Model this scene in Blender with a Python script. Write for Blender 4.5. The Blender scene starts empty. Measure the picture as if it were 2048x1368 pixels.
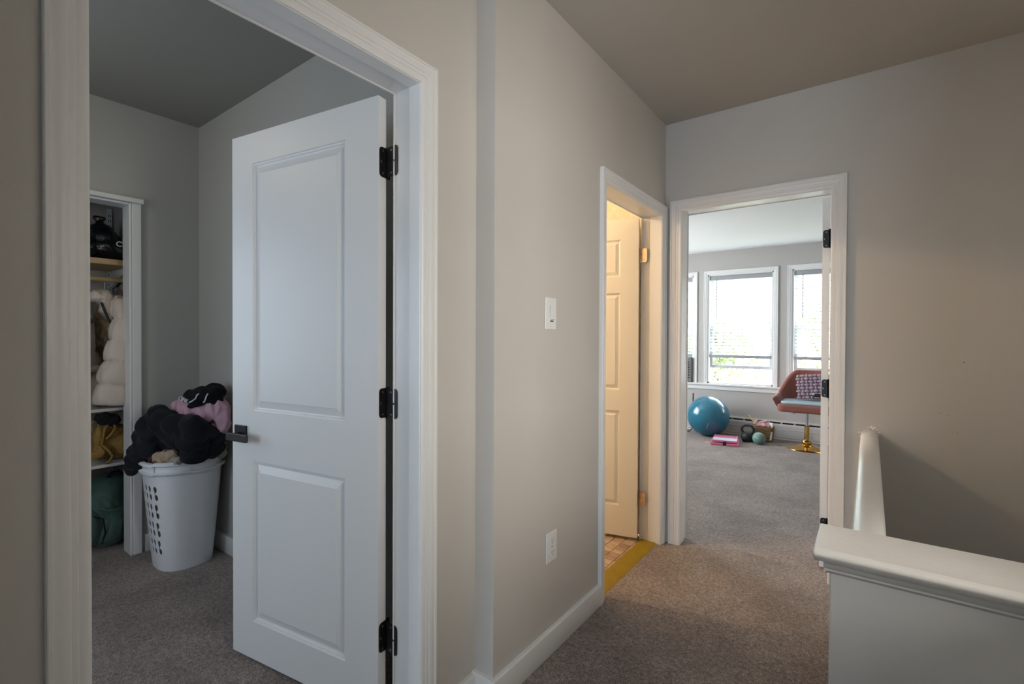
import bpy, bmesh, math, random
from mathutils import Vector, Matrix, noise
random.seed(7)
R = math.radians
scene = bpy.context.scene
COL = scene.collection

# ------------------------------------------------------------------ camera
F_PX, YAW, PITCH, ROLL, CAM_H = 963.0, 36.68, 0.5866, 0.233, 1.255
a, b, r = R(YAW), R(PITCH), R(ROLL)
fw = Vector((-math.sin(a)*math.cos(b), math.cos(a)*math.cos(b), -math.sin(b)))
rt = Vector((math.cos(a), math.sin(a), 0))
up = rt.cross(fw)
rt2 = rt*math.cos(r) + up*math.sin(r)
up2 = -rt*math.sin(r) + up*math.cos(r)
cam_data = bpy.data.cameras.new('camera')
cam_data.sensor_fit = 'HORIZONTAL'
cam_data.sensor_width = 36.0
cam_data.lens = F_PX*36.0/2048.0
cam_data.clip_start = 0.02
cam = bpy.data.objects.new('camera', cam_data)
COL.objects.link(cam)
cam.matrix_world = Matrix(((rt2.x, up2.x, -fw.x, 0), (rt2.y, up2.y, -fw.y, 0), (rt2.z, up2.z, -fw.z, CAM_H), (0, 0, 0, 1)))
scene.camera = cam

# ------------------------------------------------------------------ world, lights, exposure
scene.view_settings.view_transform = 'Standard'
scene.view_settings.look = 'None'
scene.view_settings.gamma = 1.0
scene.view_settings.use_curve_mapping = False
scene.view_settings.exposure = 0.0
world = bpy.data.worlds.new('overcast_sky')
scene.world = world
world.use_nodes = True
bg = world.node_tree.nodes['Background']
bg.inputs['Color'].default_value = (0.90, 0.95, 1.0, 1)
bg.inputs['Strength'].default_value = 16.0

def area_light(name, loc, direction, sx, sy, energy, color, portal=False, spread=180):
    d = bpy.data.lights.new(name, 'AREA')
    d.shape = 'RECTANGLE'
    d.size, d.size_y = sx, sy
    d.energy, d.color = energy, color
    d.spread = R(spread)
    if portal:
        d.cycles.is_portal = True
    o = bpy.data.objects.new(name, d)
    COL.objects.link(o)
    o.location = loc
    o.rotation_euler = Vector(direction).to_track_quat('-Z', 'Y').to_euler()
    return o

COOL, NEUTRAL, WARM = (0.68, 0.83, 1.0), (1.0, 0.965, 0.90), (1.0, 0.80, 0.52)
area_light('added_rear_light', (-0.75, -3.26, 1.35), (0, 1, 0), 0.6, 1.4, 60.0, COOL)  # invented cool source behind the viewer, unseen
area_light('added_side_light', (1.96, 0.12, 1.50), (-1, 0, 0), 1.5, 1.2, 74.0, NEUTRAL)  # invented main light for the left walls, from an unseen side room
area_light('added_stairwell_light', (1.56, 1.75, 1.55), (-1, 0, 0), 0.70, 0.80, 5.0, NEUTRAL)  # unseen fill added to lift the end wall, rail and cap
area_light('daylight_laundry_window', (-3.46, -0.62, 1.40), (1, 0, 0), 0.75, 1.1, 11.5, COOL)
area_light('added_laundry_front_light', (-1.95, -1.44, 1.35), (0, 1, 0), 0.7, 1.0, 12.5, COOL)  # second laundry fill, added to brighten hamper and door
for i, x in enumerate((-2.355, -1.378, -0.385)):
    area_light('bedroom_window_portal', (x, 6.96, 1.37), (0, -1, 0), 0.79, 1.46, 1, (1, 1, 1), portal=True)
area_light('added_side_opening_portal', (-3.68, 5.0, 1.4), (1, 0, 0), 1.5, 1.4, 1, (1, 1, 1), portal=True)  # portal of an unseen opening added for more bedroom light

# ------------------------------------------------------------------ helpers
class G:
    """collects vertices and faces; T is applied to everything that is added"""
    def __init__(s, T=None):
        s.v, s.f, s.T = [], [], T or Matrix.Identity(4)
    def add(s, vs, fs):
        n = len(s.v)
        s.v += [s.T @ Vector(p) for p in vs]
        s.f += [tuple(i+n for i in f) for f in fs]
        return s
    def box(s, x0, x1, y0, y1, z0, z1):
        vs = [(x, y, z) for x in (x0, x1) for y in (y0, y1) for z in (z0, z1)]
        return s.add(vs, [(0, 1, 3, 2), (4, 6, 7, 5), (0, 4, 5, 1), (2, 3, 7, 6), (0, 2, 6, 4), (1, 5, 7, 3)])
    def tube(s, pts, rad, n=12, cap=True, flat=1.0, ref=None):
        pts = [Vector(p) for p in pts]
        if not hasattr(rad, '__len__'):
            rad = [rad]*len(pts)
        vs, fs = [], []
        prev = Vector(ref) if ref else None
        for i, p in enumerate(pts):
            t = (pts[min(i+1, len(pts)-1)] - pts[max(i-1, 0)]).normalized()
            if prev is None:
                prev = Vector((0, 0, 1)) if abs(t.z) < .9 else Vector((1, 0, 0))
            x = (prev - t*prev.dot(t)).normalized()
            y = t.cross(x)
            prev = x
            for k in range(n):
                q = 2*math.pi*k/n
                vs.append(p + x*math.cos(q)*rad[i] + y*math.sin(q)*rad[i]*flat)
        for i in range(len(pts)-1):
            for k in range(n):
                k2 = (k+1) % n
                fs.append((i*n+k, i*n+k2, (i+1)*n+k2, (i+1)*n+k))
        if cap:
            fs.append(tuple(range(n-1, -1, -1)))
            fs.append(tuple((len(pts)-1)*n+k for k in range(n)))
        return s.add(vs, fs)
    def cyl(s, p0, p1, rad, n=20):
        return s.tube([p0, p1], rad, n)
    def lathe(s, prof, c=(0, 0, 0), n=32, sx=1.0, sy=1.0):
        vs, fs = [], []
        for rr, z in prof:
            for k in range(n):
                q = 2*math.pi*k/n
                vs.append((c[0]+rr*sx*math.cos(q), c[1]+rr*sy*math.sin(q), c[2]+z))
        for i in range(len(prof)-1):
            for k in range(n):
                k2 = (k+1) % n
                fs.append((i*n+k, i*n+k2, (i+1)*n+k2, (i+1)*n+k))
        if prof[0][0] > 1e-6:
            fs.append(tuple(range(n-1, -1, -1)))
        if prof[-1][0] > 1e-6:
            fs.append(tuple((len(prof)-1)*n+k for k in range(n)))
        return s.add(vs, fs)
    def ell(s, c, rad, rot=None, nu=20, nv=12):
        vs, fs = [], []
        m = rot or Matrix.Identity(3)
        for j in range(1, nv):
            th = math.pi*j/nv
            for k in range(nu):
                q = 2*math.pi*k/nu
                vs.append(Vector(c) + m @ Vector((rad[0]*math.sin(th)*math.cos(q), rad[1]*math.sin(th)*math.sin(q), rad[2]*math.cos(th))))
        top, bot = len(vs), len(vs)+1
        vs.append(Vector(c) + m @ Vector((0, 0, rad[2])))
        vs.append(Vector(c) - m @ Vector((0, 0, rad[2])))
        for j in range(nv-2):
            for k in range(nu):
                k2 = (k+1) % nu
                fs.append((j*nu+k, (j+1)*nu+k, (j+1)*nu+k2, j*nu+k2))
        for k in range(nu):
            k2 = (k+1) % nu
            fs.append((top, k, k2))
            fs.append((bot, (nv-2)*nu+k2, (nv-2)*nu+k))
        return s.add(vs, fs)
    def grid(s, fn, nu, nv, keep=None, wrap=False):
        vs = [fn(i/nu, j/nv) for j in range(nv+1) for i in range(nu if wrap else nu+1)]
        w = nu if wrap else nu+1
        fs = []
        for j in range(nv):
            for i in range(nu):
                if keep is None or keep((i+.5)/nu, (j+.5)/nv):
                    i2 = (i+1) % w
                    fs.append((j*w+i, j*w+i2, (j+1)*w+i2, (j+1)*w+i))
        return s.add(vs, fs)
    def strip(s, A, B):
        """two matching open polylines joined into a surface with end caps"""
        n = len(A)
        fs = [(i, i+1, n+i+1, n+i) for i in range(n-1)] + [(n-1, 0, n, 2*n-1)]
        fs += [tuple(range(n-1, -1, -1)), tuple(range(n, 2*n))]
        return s.add(list(A)+list(B), fs)
    def prism(s, poly, h, axis='z', o=0.0):
        def m(p, d):
            return {'z': (p[0], p[1], d), 'x': (d, p[0], p[1]), 'y': (p[0], d, p[1])}[axis]
        return s.strip([m(p, o) for p in poly], [m(p, o+h) for p in poly])

MW = {}
def place(o, c, parent):
    """object whose mesh is stored about the world point c"""
    MW[o.name] = Matrix.Translation(c)
    if parent is not None:
        o.parent = parent
        o.matrix_parent_inverse = MW[parent.name].inverted()
    o.location = c

def mesh_obj(name, me, mat, parent, smooth=None, bevel=0.0, seg=2, label=None, center=True):
    c = Vector((0, 0, 0))
    if center and len(me.vertices):
        lo = Vector([min(v.co[k] for v in me.vertices) for k in range(3)])
        hi = Vector([max(v.co[k] for v in me.vertices) for k in range(3)])
        c = (lo+hi)/2
        if parent is None:
            c.z = lo.z
        me.transform(Matrix.Translation(-c))
    if smooth is not None:
        me.polygons.foreach_set('use_smooth', [True]*len(me.polygons))
        me.set_sharp_from_angle(angle=R(smooth))
    o = bpy.data.objects.new(name, me)
    COL.objects.link(o)
    if mat is not None:
        me.materials.append(mat)
    if bevel:
        m = o.modifiers.new('bevel', 'BEVEL')
        m.width, m.segments, m.limit_method, m.angle_limit = bevel, seg, 'ANGLE', R(40)
        m.harden_normals = False
    place(o, c, parent)
    if label:
        o['label'] = label
    return o

def make(name, g, mat, parent=None, smooth=None, bevel=0.0, seg=2, label=None):
    me = bpy.data.meshes.new(name)
    me.from_pydata([tuple(v) for v in g.v], [], g.f)
    bm = bmesh.new(); bm.from_mesh(me)
    bmesh.ops.recalc_face_normals(bm, faces=bm.faces)
    bm.to_mesh(me); bm.free()
    me.update()
    return mesh_obj(name, me, mat, parent, smooth, bevel, seg, label)

def shared(name, src, c, parent, rot=None, scale=None):
    """another object with the mesh of src, standing at the world point c"""
    o = bpy.data.objects.new(name, src.data)
    COL.objects.link(o)
    for m in src.modifiers:
        k = o.modifiers.new(m.name, m.type)
        if m.type == 'BEVEL':
            k.width, k.segments, k.limit_method, k.angle_limit = m.width, m.segments, m.limit_method, m.angle_limit
    if rot:
        o.rotation_euler = rot
    if scale:
        o.scale = scale
    place(o, Vector(c), parent)
    return o

def empty(name, loc, label, cat, kind=None, group=None):
    o = bpy.data.objects.new(name, None)
    COL.objects.link(o)
    o.empty_display_size = 0.05
    o.location = loc
    MW[o.name] = Matrix.Translation(Vector(loc))
    return tag(o, label, cat, kind, group)

def tag(o, label, cat, kind=None, group=None):
    o['label'] = label
    o['category'] = cat
    if kind:
        o['kind'] = kind
    if group:
        o['group'] = group
    return o

def struct(name, g, mat, label, cat, **k):
    return tag(make(name, g, mat, None, **k), label, cat, 'structure')

# ------------------------------------------------------------------ materials
def material(name, color, rough=0.6, metal=0.0, spec=0.5, var=0.0, var_scale=6.0, bump=0.0, bump_scale=80.0, coat=0.0,
             color2=None, stretch=(1, 1, 1), detail=3.0, sheen=0.0, bump2=0.0, bump2_scale=4.0, trans=0.0, emit=0.0, dist=0.002):
    m = bpy.data.materials.new(name)
    m.use_nodes = True
    nt = m.node_tree
    N, L = nt.nodes, nt.links
    p = N['Principled BSDF']
    p.inputs['Base Color'].default_value = (*color, 1)
    p.inputs['Roughness'].default_value = rough
    p.inputs['Metallic'].default_value = metal
    p.inputs['Specular IOR Level'].default_value = spec
    p.inputs['Coat Weight'].default_value = coat
    p.inputs['Sheen Weight'].default_value = sheen
    tc = N.new('ShaderNodeTexCoord')
    mp = N.new('ShaderNodeMapping')
    mp.inputs['Scale'].default_value = stretch
    L.new(tc.outputs['Object'], mp.inputs['Vector'])
    if var or color2:
        n = N.new('ShaderNodeTexNoise')
        n.inputs['Scale'].default_value = var_scale
        n.inputs['Detail'].default_value = detail
        L.new(mp.outputs['Vector'], n.inputs['Vector'])
        rmp = N.new('ShaderNodeValToRGB')
        c2 = color2 or tuple(min(1, x*(1+var)) for x in color)
        c1 = color if color2 else tuple(x*(1-var) for x in color)
        rmp.color_ramp.elements[0].color = (*c1, 1)
        rmp.color_ramp.elements[1].color = (*c2, 1)
        rmp.color_ramp.elements[0].position = 0.32
        rmp.color_ramp.elements[1].position = 0.68
        L.new(n.outputs['Fac'], rmp.inputs['Fac'])
        L.new(rmp.outputs['Color'], p.inputs['Base Color'])
    last = None
    for amt, sc in ((bump, bump_scale), (bump2, bump2_scale)):
        if amt:
            n = N.new('ShaderNodeTexNoise')
            n.inputs['Scale'].default_value = sc
            n.inputs['Detail'].default_value = 3.0
            L.new(mp.outputs['Vector'], n.inputs['Vector'])
            bp = N.new('ShaderNodeBump')
            bp.inputs['Strength'].default_value = amt
            bp.inputs['Distance'].default_value = dist
            L.new(n.outputs['Fac'], bp.inputs['Height'])
            if last:
                L.new(last.outputs['Normal'], bp.inputs['Normal'])
            L.new(bp.outputs['Normal'], p.inputs['Normal'])
            last = bp
    if emit:
        p.inputs['Emission Color'].default_value = (*color, 1)
        p.inputs['Emission Strength'].default_value = emit
    if trans:
        out = N['Material Output']
        tr = N.new('ShaderNodeBsdfTranslucent')
        tr.inputs['Color'].default_value = (*color, 1)
        mx = N.new('ShaderNodeMixShader')
        mx.inputs['Fac'].default_value = trans
        L.new(p.outputs['BSDF'], mx.inputs[1])
        L.new(tr.outputs['BSDF'], mx.inputs[2])
        L.new(mx.outputs['Shader'], out.inputs['Surface'])
    return m

def carpet_material(name, c1, c2, c3):
    m = bpy.data.materials.new(name)
    m.use_nodes = True
    nt = m.node_tree; N, L = nt.nodes, nt.links
    p = N['Principled BSDF']
    p.inputs['Roughness'].default_value = 0.95
    p.inputs['Specular IOR Level'].default_value = 0.1
    p.inputs['Sheen Weight'].default_value = 0.25
    tc = N.new('ShaderNodeTexCoord')
    def nz(sc, det, rough=.5):
        n = N.new('ShaderNodeTexNoise')
        n.inputs['Scale'].default_value = sc; n.inputs['Detail'].default_value = det; n.inputs['Roughness'].default_value = rough
        L.new(tc.outputs['Object'], n.inputs['Vector'])
        return n
    fine, tuft, patch = nz(190, 2, .6), nz(62, 4, .75), nz(2.6, 5, .68)
    rmp = N.new('ShaderNodeValToRGB')
    e = rmp.color_ramp.elements
    e[0].position, e[0].color = 0.37, (*c1, 1)
    e[1].position, e[1].color = 0.64, (*c3, 1)
    k = e.new(0.5); k.color = (*c2, 1)
    add = N.new('ShaderNodeMath'); add.operation = 'MULTIPLY_ADD'; add.inputs[1].default_value = 0.55
    L.new(fine.outputs['Fac'], add.inputs[0])
    sc = N.new('ShaderNodeMath'); sc.operation = 'MULTIPLY'; sc.inputs[1].default_value = 0.45
    L.new(tuft.outputs['Fac'], sc.inputs[0]); L.new(sc.outputs[0], add.inputs[2])
    L.new(add.outputs[0], rmp.inputs['Fac'])
    mx = N.new('ShaderNodeMix'); mx.data_type = 'RGBA'; mx.blend_type = 'MULTIPLY'
    mx.inputs['Factor'].default_value = 1.0
    r2 = N.new('ShaderNodeValToRGB')
    r2.color_ramp.elements[0].position, r2.color_ramp.elements[0].color = .36, (.72, .70, .69, 1)
    r2.color_ramp.elements[1].position, r2.color_ramp.elements[1].color = .62, (1.12, 1.12, 1.12, 1)
    L.new(patch.outputs['Fac'], r2.inputs['Fac'])
    L.new(rmp.outputs['Color'], mx.inputs[6]); L.new(r2.outputs['Color'], mx.inputs[7])
    L.new(mx.outputs[2], p.inputs['Base Color'])
    bp = N.new('ShaderNodeBump'); bp.inputs['Strength'].default_value = 1.0; bp.inputs['Distance'].default_value = .008
    L.new(add.outputs[0], bp.inputs['Height']); L.new(bp.outputs['Normal'], p.inputs['Normal'])
    return m

def glass_material():
    m = bpy.data.materials.new('window_glass')
    m.use_nodes = True
    nt = m.node_tree; N, L = nt.nodes, nt.links
    N.remove(N['Principled BSDF'])
    t = N.new('ShaderNodeBsdfTransparent'); gl = N.new('ShaderNodeBsdfGlossy'); gl.inputs['Roughness'].default_value = .02
    mx = N.new('ShaderNodeMixShader'); mx.inputs['Fac'].default_value = .06
    t.inputs['Color'].default_value = (.95, .98, .97, 1)
    L.new(t.outputs[0], mx.inputs[1]); L.new(gl.outputs[0], mx.inputs[2])
    L.new(mx.outputs[0], N['Material Output'].inputs['Surface'])
    return m

M = {}
M['wall'] = material('wall_paint', (.585, .555, .515), .55, spec=.35, var=.025, var_scale=2.2, bump=.18, bump_scale=140, bump2=.35, bump2_scale=7)
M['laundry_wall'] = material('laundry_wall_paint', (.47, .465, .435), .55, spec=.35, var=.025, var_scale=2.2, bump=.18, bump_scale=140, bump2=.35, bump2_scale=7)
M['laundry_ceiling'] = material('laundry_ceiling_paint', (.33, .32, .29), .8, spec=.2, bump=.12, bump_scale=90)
M['ceiling'] = material('ceiling_paint', (.50, .465, .415), .8, spec=.2, var=.02, var_scale=1.5, bump=.12, bump_scale=90)
M['bed_wall'] = material('bedroom_wall_paint', (.48, .465, .44), .6, spec=.3, var=.02, var_scale=2, bump=.12, bump_scale=120)
M['bed_ceiling'] = material('bedroom_ceiling_paint', (.80, .80, .80), .7, spec=.2, bump=.1, bump_scale=60)
M['bath_wall'] = material('bathroom_textured_plaster', (.74, .66, .52), .6, var=.12, var_scale=22, bump=.8, bump_scale=26, dist=.01, detail=6)
M['trim'] = material('white_trim_paint', (.79, .785, .775), .33, spec=.5, bump=.10, bump_scale=60, bump2=.12, bump2_scale=14)
M['half'] = material('half_wall_paint', (.66, .66, .65), .42, spec=.4, bump=.25, bump_scale=45, bump2=.4, bump2_scale=11)
M['cap'] = material('thick_gloss_paint', (.84, .82, .79), .3, spec=.5, bump=.35, bump_scale=70, bump2=.5, bump2_scale=26)
M['door'] = material('white_door_paint', (.80, .805, .81), .36, spec=.5, bump=.08, bump_scale=120)
M['bath_door'] = material('cream_door_paint', (.80, .77, .70), .4, spec=.5, bump=.08, bump_scale=120)
M['bronze'] = material('oil_rubbed_bronze', (.035, .034, .038), .38, metal=.7, spec=.5, var=.2, var_scale=30)
M['lever'] = material('lever_bronze', (.07, .062, .06), .4, metal=.8, var=.15, var_scale=40)
M['screw'] = material('screw_steel', (.32, .31, .30), .35, metal=.9)
M['brass_old'] = material('aged_brass', (.62, .50, .38), .28, metal=.9, var=.25, var_scale=40)
M['steel'] = material('tarnished_steel', (.30, .26, .22), .45, metal=.8, var=.3, var_scale=60)
M['plate'] = material('switch_plastic', (.78, .775, .76), .35)
M['dark'] = material('dark_gap', (.02, .02, .02), .8)
M['carpet'] = carpet_material('hall_carpet', (.085, .064, .056), (.245, .198, .176), (.47, .40, .365))
M['yellow'] = material('yellow_threshold', (.27, .18, .006), .5, spec=.4, var=.10, var_scale=12, bump=.1, bump_scale=60)
M['grout'] = material('floor_grout', (.66, .50, .36), .8)
TILES = [material('floor_tile', c, .45, var=.12, var_scale=30) for c in ((.36, .25, .17), (.46, .33, .23), (.29, .20, .135), (.52, .39, .28))]
M['glass'] = glass_material()
M['blind'] = material('blind_slat_plastic', (.86, .87, .88), .5, trans=.35)
M['sash'] = material('sash_white', (.55, .56, .58), .4)
M['rail_backlit'] = material('backlit_tone_blind_rail', (.36, .37, .39), .5)  # backlight shade on the blind rails is put into this grey
M['pine'] = material('pine_board', (.55, .40, .22), .5, color2=(.42, .28, .13), var_scale=3, stretch=(30, 2, 30), detail=4)
M['dowel'] = material('wooden_dowel', (.50, .36, .17), .45, var=.15, var_scale=8, stretch=(20, 2, 20))
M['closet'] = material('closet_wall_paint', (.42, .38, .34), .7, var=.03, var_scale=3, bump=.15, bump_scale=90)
M['shelf'] = material('white_shelf_board', (.62, .60, .57), .5, bump=.05, bump_scale=40)
M['hamper'] = material('white_hamper_plastic', (.84, .85, .88), .33, spec=.5, bump=.03, bump_scale=30)
M['black_cloth'] = material('black_fleece', (.009, .011, .016), .9, spec=.2, sheen=.08, bump=.35, bump_scale=420)
M['black_cloth2'] = material('black_jersey', (.007, .007, .010), .85, spec=.2, sheen=.04, bump=.3, bump_scale=420)
M['pink_cloth'] = material('pink_cotton', (.60, .36, .46), .85, sheen=.2, bump=.3, bump_scale=350, var=.06, var_scale=8)
M['beige_cloth'] = material('beige_cotton', (.42, .32, .23), .9, bump=.3, bump_scale=350, var=.1, var_scale=15)
M['grey_cloth'] = material('grey_rib_knit', (.36, .33, .28), .9, bump=.3, bump_scale=350)
M['red_cloth'] = material('burgundy_cotton', (.10, .012, .015), .9, bump=.3, bump_scale=350)
M['white_print'] = material('white_print', (.75, .76, .80), .7)
M['puffer'] = material('cream_puffer_nylon', (.60, .52, .45), .5, spec=.4, var=.05, var_scale=9, bump=.35, bump_scale=28, sheen=.1)
M['puffer_in'] = material('tan_quilted_lining', (.38, .29, .19), .6, var=.1, var_scale=9, bump=.5, bump_scale=22)
M['mauve'] = material('mauve_wool', (.21, .15, .14), .9, sheen=.2, bump=.3, bump_scale=300)
M['bag_plastic'] = material('black_plastic_film', (.010, .010, .011), .28, spec=.6, bump=.9, bump_scale=22, dist=.006)
M['straw'] = material('golden_straw_weave', (.30, .175, .042), .75, var=.3, var_scale=120, stretch=(.4, 1, 2.5), bump=.8, bump_scale=160, dist=.004)
M['green'] = material('dark_green_nylon', (.035, .085, .070), .65, var=.15, var_scale=8, bump=.25, bump_scale=300, sheen=.15)
M['fur'] = material('black_faux_fur', (.008, .008, .008), 1.0, bump=1.0, bump_scale=120, dist=.01)
M['ball_blue'] = material('blue_exercise_ball', (.015, .15, .235), .22, spec=.6, coat=.3)
M['ball_green'] = material('sage_green_vinyl', (.17, .29, .25), .4, var=.15, var_scale=60, spec=.5)
M['iron'] = material('black_iron_enamel', (.012, .013, .018), .55, bump=.4, bump_scale=150)
M['pink'] = material('pink_plastic', (.62, .16, .27), .45)
M['lavender'] = material('lavender_foam', (.52, .50, .62), .7)
M['basket'] = material('woven_seagrass', (.20, .125, .05), .8, var=.3, var_scale=60, stretch=(.5, .5, 3), bump=.8, bump_scale=90, dist=.004)
M['basket_things'] = material('pink_towel', (.62, .34, .33), .85, var=.12, var_scale=18, bump=.4, bump_scale=90)
M['wood_light'] = material('pale_beech', (.55, .38, .24), .5, var=.1, var_scale=20)
M['velvet'] = material('dusty_pink_velvet', (.27, .098, .075), .85, spec=.2, sheen=.25, var=.08, var_scale=10, bump=.15, bump_scale=200)
M['knit'] = material('mauve_chunky_yarn', (.38, .27, .33), .9, sheen=.3, bump=.4, bump_scale=260)
M['pad'] = material('pale_blue_pad', (.40, .50, .55), .85, bump=.2, bump_scale=250)
M['gold'] = material('polished_gold', (.72, .47, .13), .13, metal=1.0)
M['chrome'] = material('brushed_steel', (.50, .50, .51), .3, metal=.9)
M['heater'] = material('heater_enamel', (.60, .575, .55), .4, bump=.05, bump_scale=30)
M['leaf'] = material('tree_leaf', (.20, .27, .12), .6, color2=(.36, .42, .22), var_scale=2.0, trans=.4)
M['bark'] = material('tree_bark', (.12, .09, .06), .9, bump=.8, bump_scale=20, dist=.02)
M['lawn'] = material('lawn', (.20, .215, .15), .9, var=.2, var_scale=.6)
M['ac'] = material('grey_plastic_housing', (.17, .165, .16), .5, bump=.05, bump_scale=30)
M['white_paper'] = material('white_paper', (.82, .81, .80), .6)
M['black_plastic'] = material('black_plastic', (.02, .02, .022), .5)
M['lampglass'] = material('warm_lamp_glass', (1.0, .74, .42), .4, emit=6.0)

# ------------------------------------------------------------------ the shell
H = 2.555
W0, W0B = -1.099, -1.217          # wall with the laundry door
W1, W1B = -1.017, -1.137          # wall with the switch and bathroom door
W2, W2B = 2.936, 3.066            # wall with the bedroom door
YR = 1.265                        # return between the two left walls
XL, YL = -3.384, 1.253            # laundry room closet wall and back wall
XR, HB = 0.50, 2.41               # hall right wall, bedroom ceiling
YF = 6.83                         # bedroom far wall
YS = 1.215                        # front of the stair half wall

def wall_y(g, x0, x1, y0, y1, z0, z1, holes=()):
    """wall lying along Y (thickness x0..x1) with holes (ya, yb, za, zb)"""
    cur = y0
    for ya, yb, za, zb in sorted(holes):
        g.box(x0, x1, cur, ya, z0, z1)
        if za > z0: g.box(x0, x1, ya, yb, z0, za)
        if zb < z1: g.box(x0, x1, ya, yb, zb, z1)
        cur = yb
    g.box(x0, x1, cur, y1, z0, z1)
    return g
def wall_x(g, x0, x1, y0, y1, z0, z1, holes=()):
    cur = x0
    for xa, xb, za, zb in sorted(holes):
        g.box(cur, xa, y0, y1, z0, z1)
        if za > z0: g.box(xa, xb, y0, y1, z0, za)
        if zb < z1: g.box(xa, xb, y0, y1, zb, z1)
        cur = xb
    g.box(cur, x1, y0, y1, z0, z1)
    return g

# openings
D1 = (0.220, 1.020, 2.030)   # laundry: Y0, Y1, top of rough opening
D2 = (2.094, 2.876, 1.996)   # bathroom
D3 = (-0.936, -0.150, 2.030) # bedroom: X0, X1
struct('wall_left', wall_y(G(), W0B, W0, -3.2, YR+.1, 0, H, [(D1[0], D1[1], 0, D1[2])]).box(W0, W0+.11, -.60, -.10, 0, H), M['wall'],  # last box is an added unseen pier that keeps rear light off the casing
       'greige painted hall wall around the large open laundry room doorway', 'wall')
struct('wall_center', wall_y(G(), W1B, W1, YR, W2, 0, H, [(D2[0], D2[1], 0, D2[2])]), M['wall'],
       'greige painted wall with light switch, outlet and bathroom doorway', 'wall')
struct('wall_back', wall_x(G(), W1B, 1.62, W2, W2B, -2.7, H, [(D3[0], D3[1], -.1, D3[2])]), M['wall'],
       'greige painted end wall around the bedroom doorway, running on above the stairwell', 'wall')
struct('wall_right', wall_y(G(), XR, XR+.1, -1.6, YS, 0, H, [(0.50, 1.18, .95, 2.05)]).box(2.0, 2.1, -.9, YS, -.1, 2.4).box(XR+.1, 2.0, -.9, -.8, -.1, 2.4).box(XR+.1, 2.0, -.9, YS, 2.3, 2.4).box(XR+.1, 2.0, -.9, YS, -.1, 0).box(1.5, 2.1, YS-.02, YS+.1, -.1, 2.4), M['wall'],  # opening and room behind it are invented, shaped for the side light
       'greige hall wall to the right with an added light opening, out of view', 'wall')
struct('wall_rear', wall_x(G(), W0B, XR+.1, -3.32, -3.2, 0, H, [(-1.06, -.44, .63, 2.07)]).box(-1.15, -.35, -3.40, -3.32, .5, 2.2).box(-.40, XR, -3.2, -.30, 0, H), M['wall'],  # last box is an added block that shades the half wall from the rear light
       'greige hall wall added behind the viewer, with a light opening and a shading block', 'wall')
struct('wall_stairwell', wall_y(G(), 1.5, 1.62, YS, W2, -2.7, H, [(1.38, 2.12, 1.13, 1.97)]).box(1.62, 1.70, 1.3, 2.2, 1.0, 2.1).box(XR, 1.62, YS-.02, YS+.10, -2.7, H).box(-.07, 1.62, YS+.01, YS+.12, -2.7, -.1).box(-.07, .03, YS, W2, -2.7, -.1), M['wall'],  # the opening and its niche are added for the stairwell fill
       'greige walls of the stairwell right of the half wall', 'wall')
struct('floor_hall', G().box(W0B, XR+.1, -3.3, 1.32, -.1, 0).box(W1B, .03, 1.32, W2B, -.1, 0).box(W0B-.0, W1B, 1.32, 1.34, -.1, 0), M['carpet'],
       'brown grey cut pile carpet of the hall', 'carpet')
struct('floor_stairwell', G().box(.03, 1.5, 1.2, W2, -2.8, -2.7), M['carpet'], 'carpeted lower floor at the bottom of the stairwell', 'floor')
struct('ceiling', G().box(W0B, 1.62, -3.3, W2B, H, H+.1), M['ceiling'], 'beige painted hall ceiling', 'ceiling')

for x, z, rr in ((.335, 1.150, .0022), (.285, .905, .0016), (.255, .915, .0014), (.318, .830, .0015)):
    make('nail_hole', G().cyl((x, W2-.0006, z), (x, W2+.001, z), rr, 10), M['dark'], bpy.data.objects['wall_back'])
# laundry room
LX0, LY0 = XL, -1.40
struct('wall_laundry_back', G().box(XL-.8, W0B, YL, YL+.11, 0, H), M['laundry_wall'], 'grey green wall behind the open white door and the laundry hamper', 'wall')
CO = (0.12, 0.905, 2.005)  # closet opening
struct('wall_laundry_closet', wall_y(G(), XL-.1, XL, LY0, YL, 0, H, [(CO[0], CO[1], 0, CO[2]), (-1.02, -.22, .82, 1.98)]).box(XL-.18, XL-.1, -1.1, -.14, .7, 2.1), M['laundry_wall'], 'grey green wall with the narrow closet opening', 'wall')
struct('wall_laundry_front', wall_x(G(), XL-.1, W0B, LY0-.1, LY0, 0, H, [(-2.32, -1.58, .83, 1.87)]).box(-2.4, -1.5, LY0-.18, LY0-.1, .7, 2.0), M['wall'], 'laundry room wall opposite the hamper, out of view', 'wall')  # opening and niche added to hold the front fill light
struct('floor_laundry', G().box(-4.05, W0B, LY0-.1, YL, -.1, 0), M['carpet'], 'brown carpet of the laundry room', 'carpet')
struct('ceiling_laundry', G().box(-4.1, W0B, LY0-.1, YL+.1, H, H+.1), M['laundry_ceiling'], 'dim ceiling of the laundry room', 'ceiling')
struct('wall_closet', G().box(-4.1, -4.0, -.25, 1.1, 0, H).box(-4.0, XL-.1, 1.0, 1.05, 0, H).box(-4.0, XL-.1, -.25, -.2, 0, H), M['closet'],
       'dark inner walls of the closet', 'wall')

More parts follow.
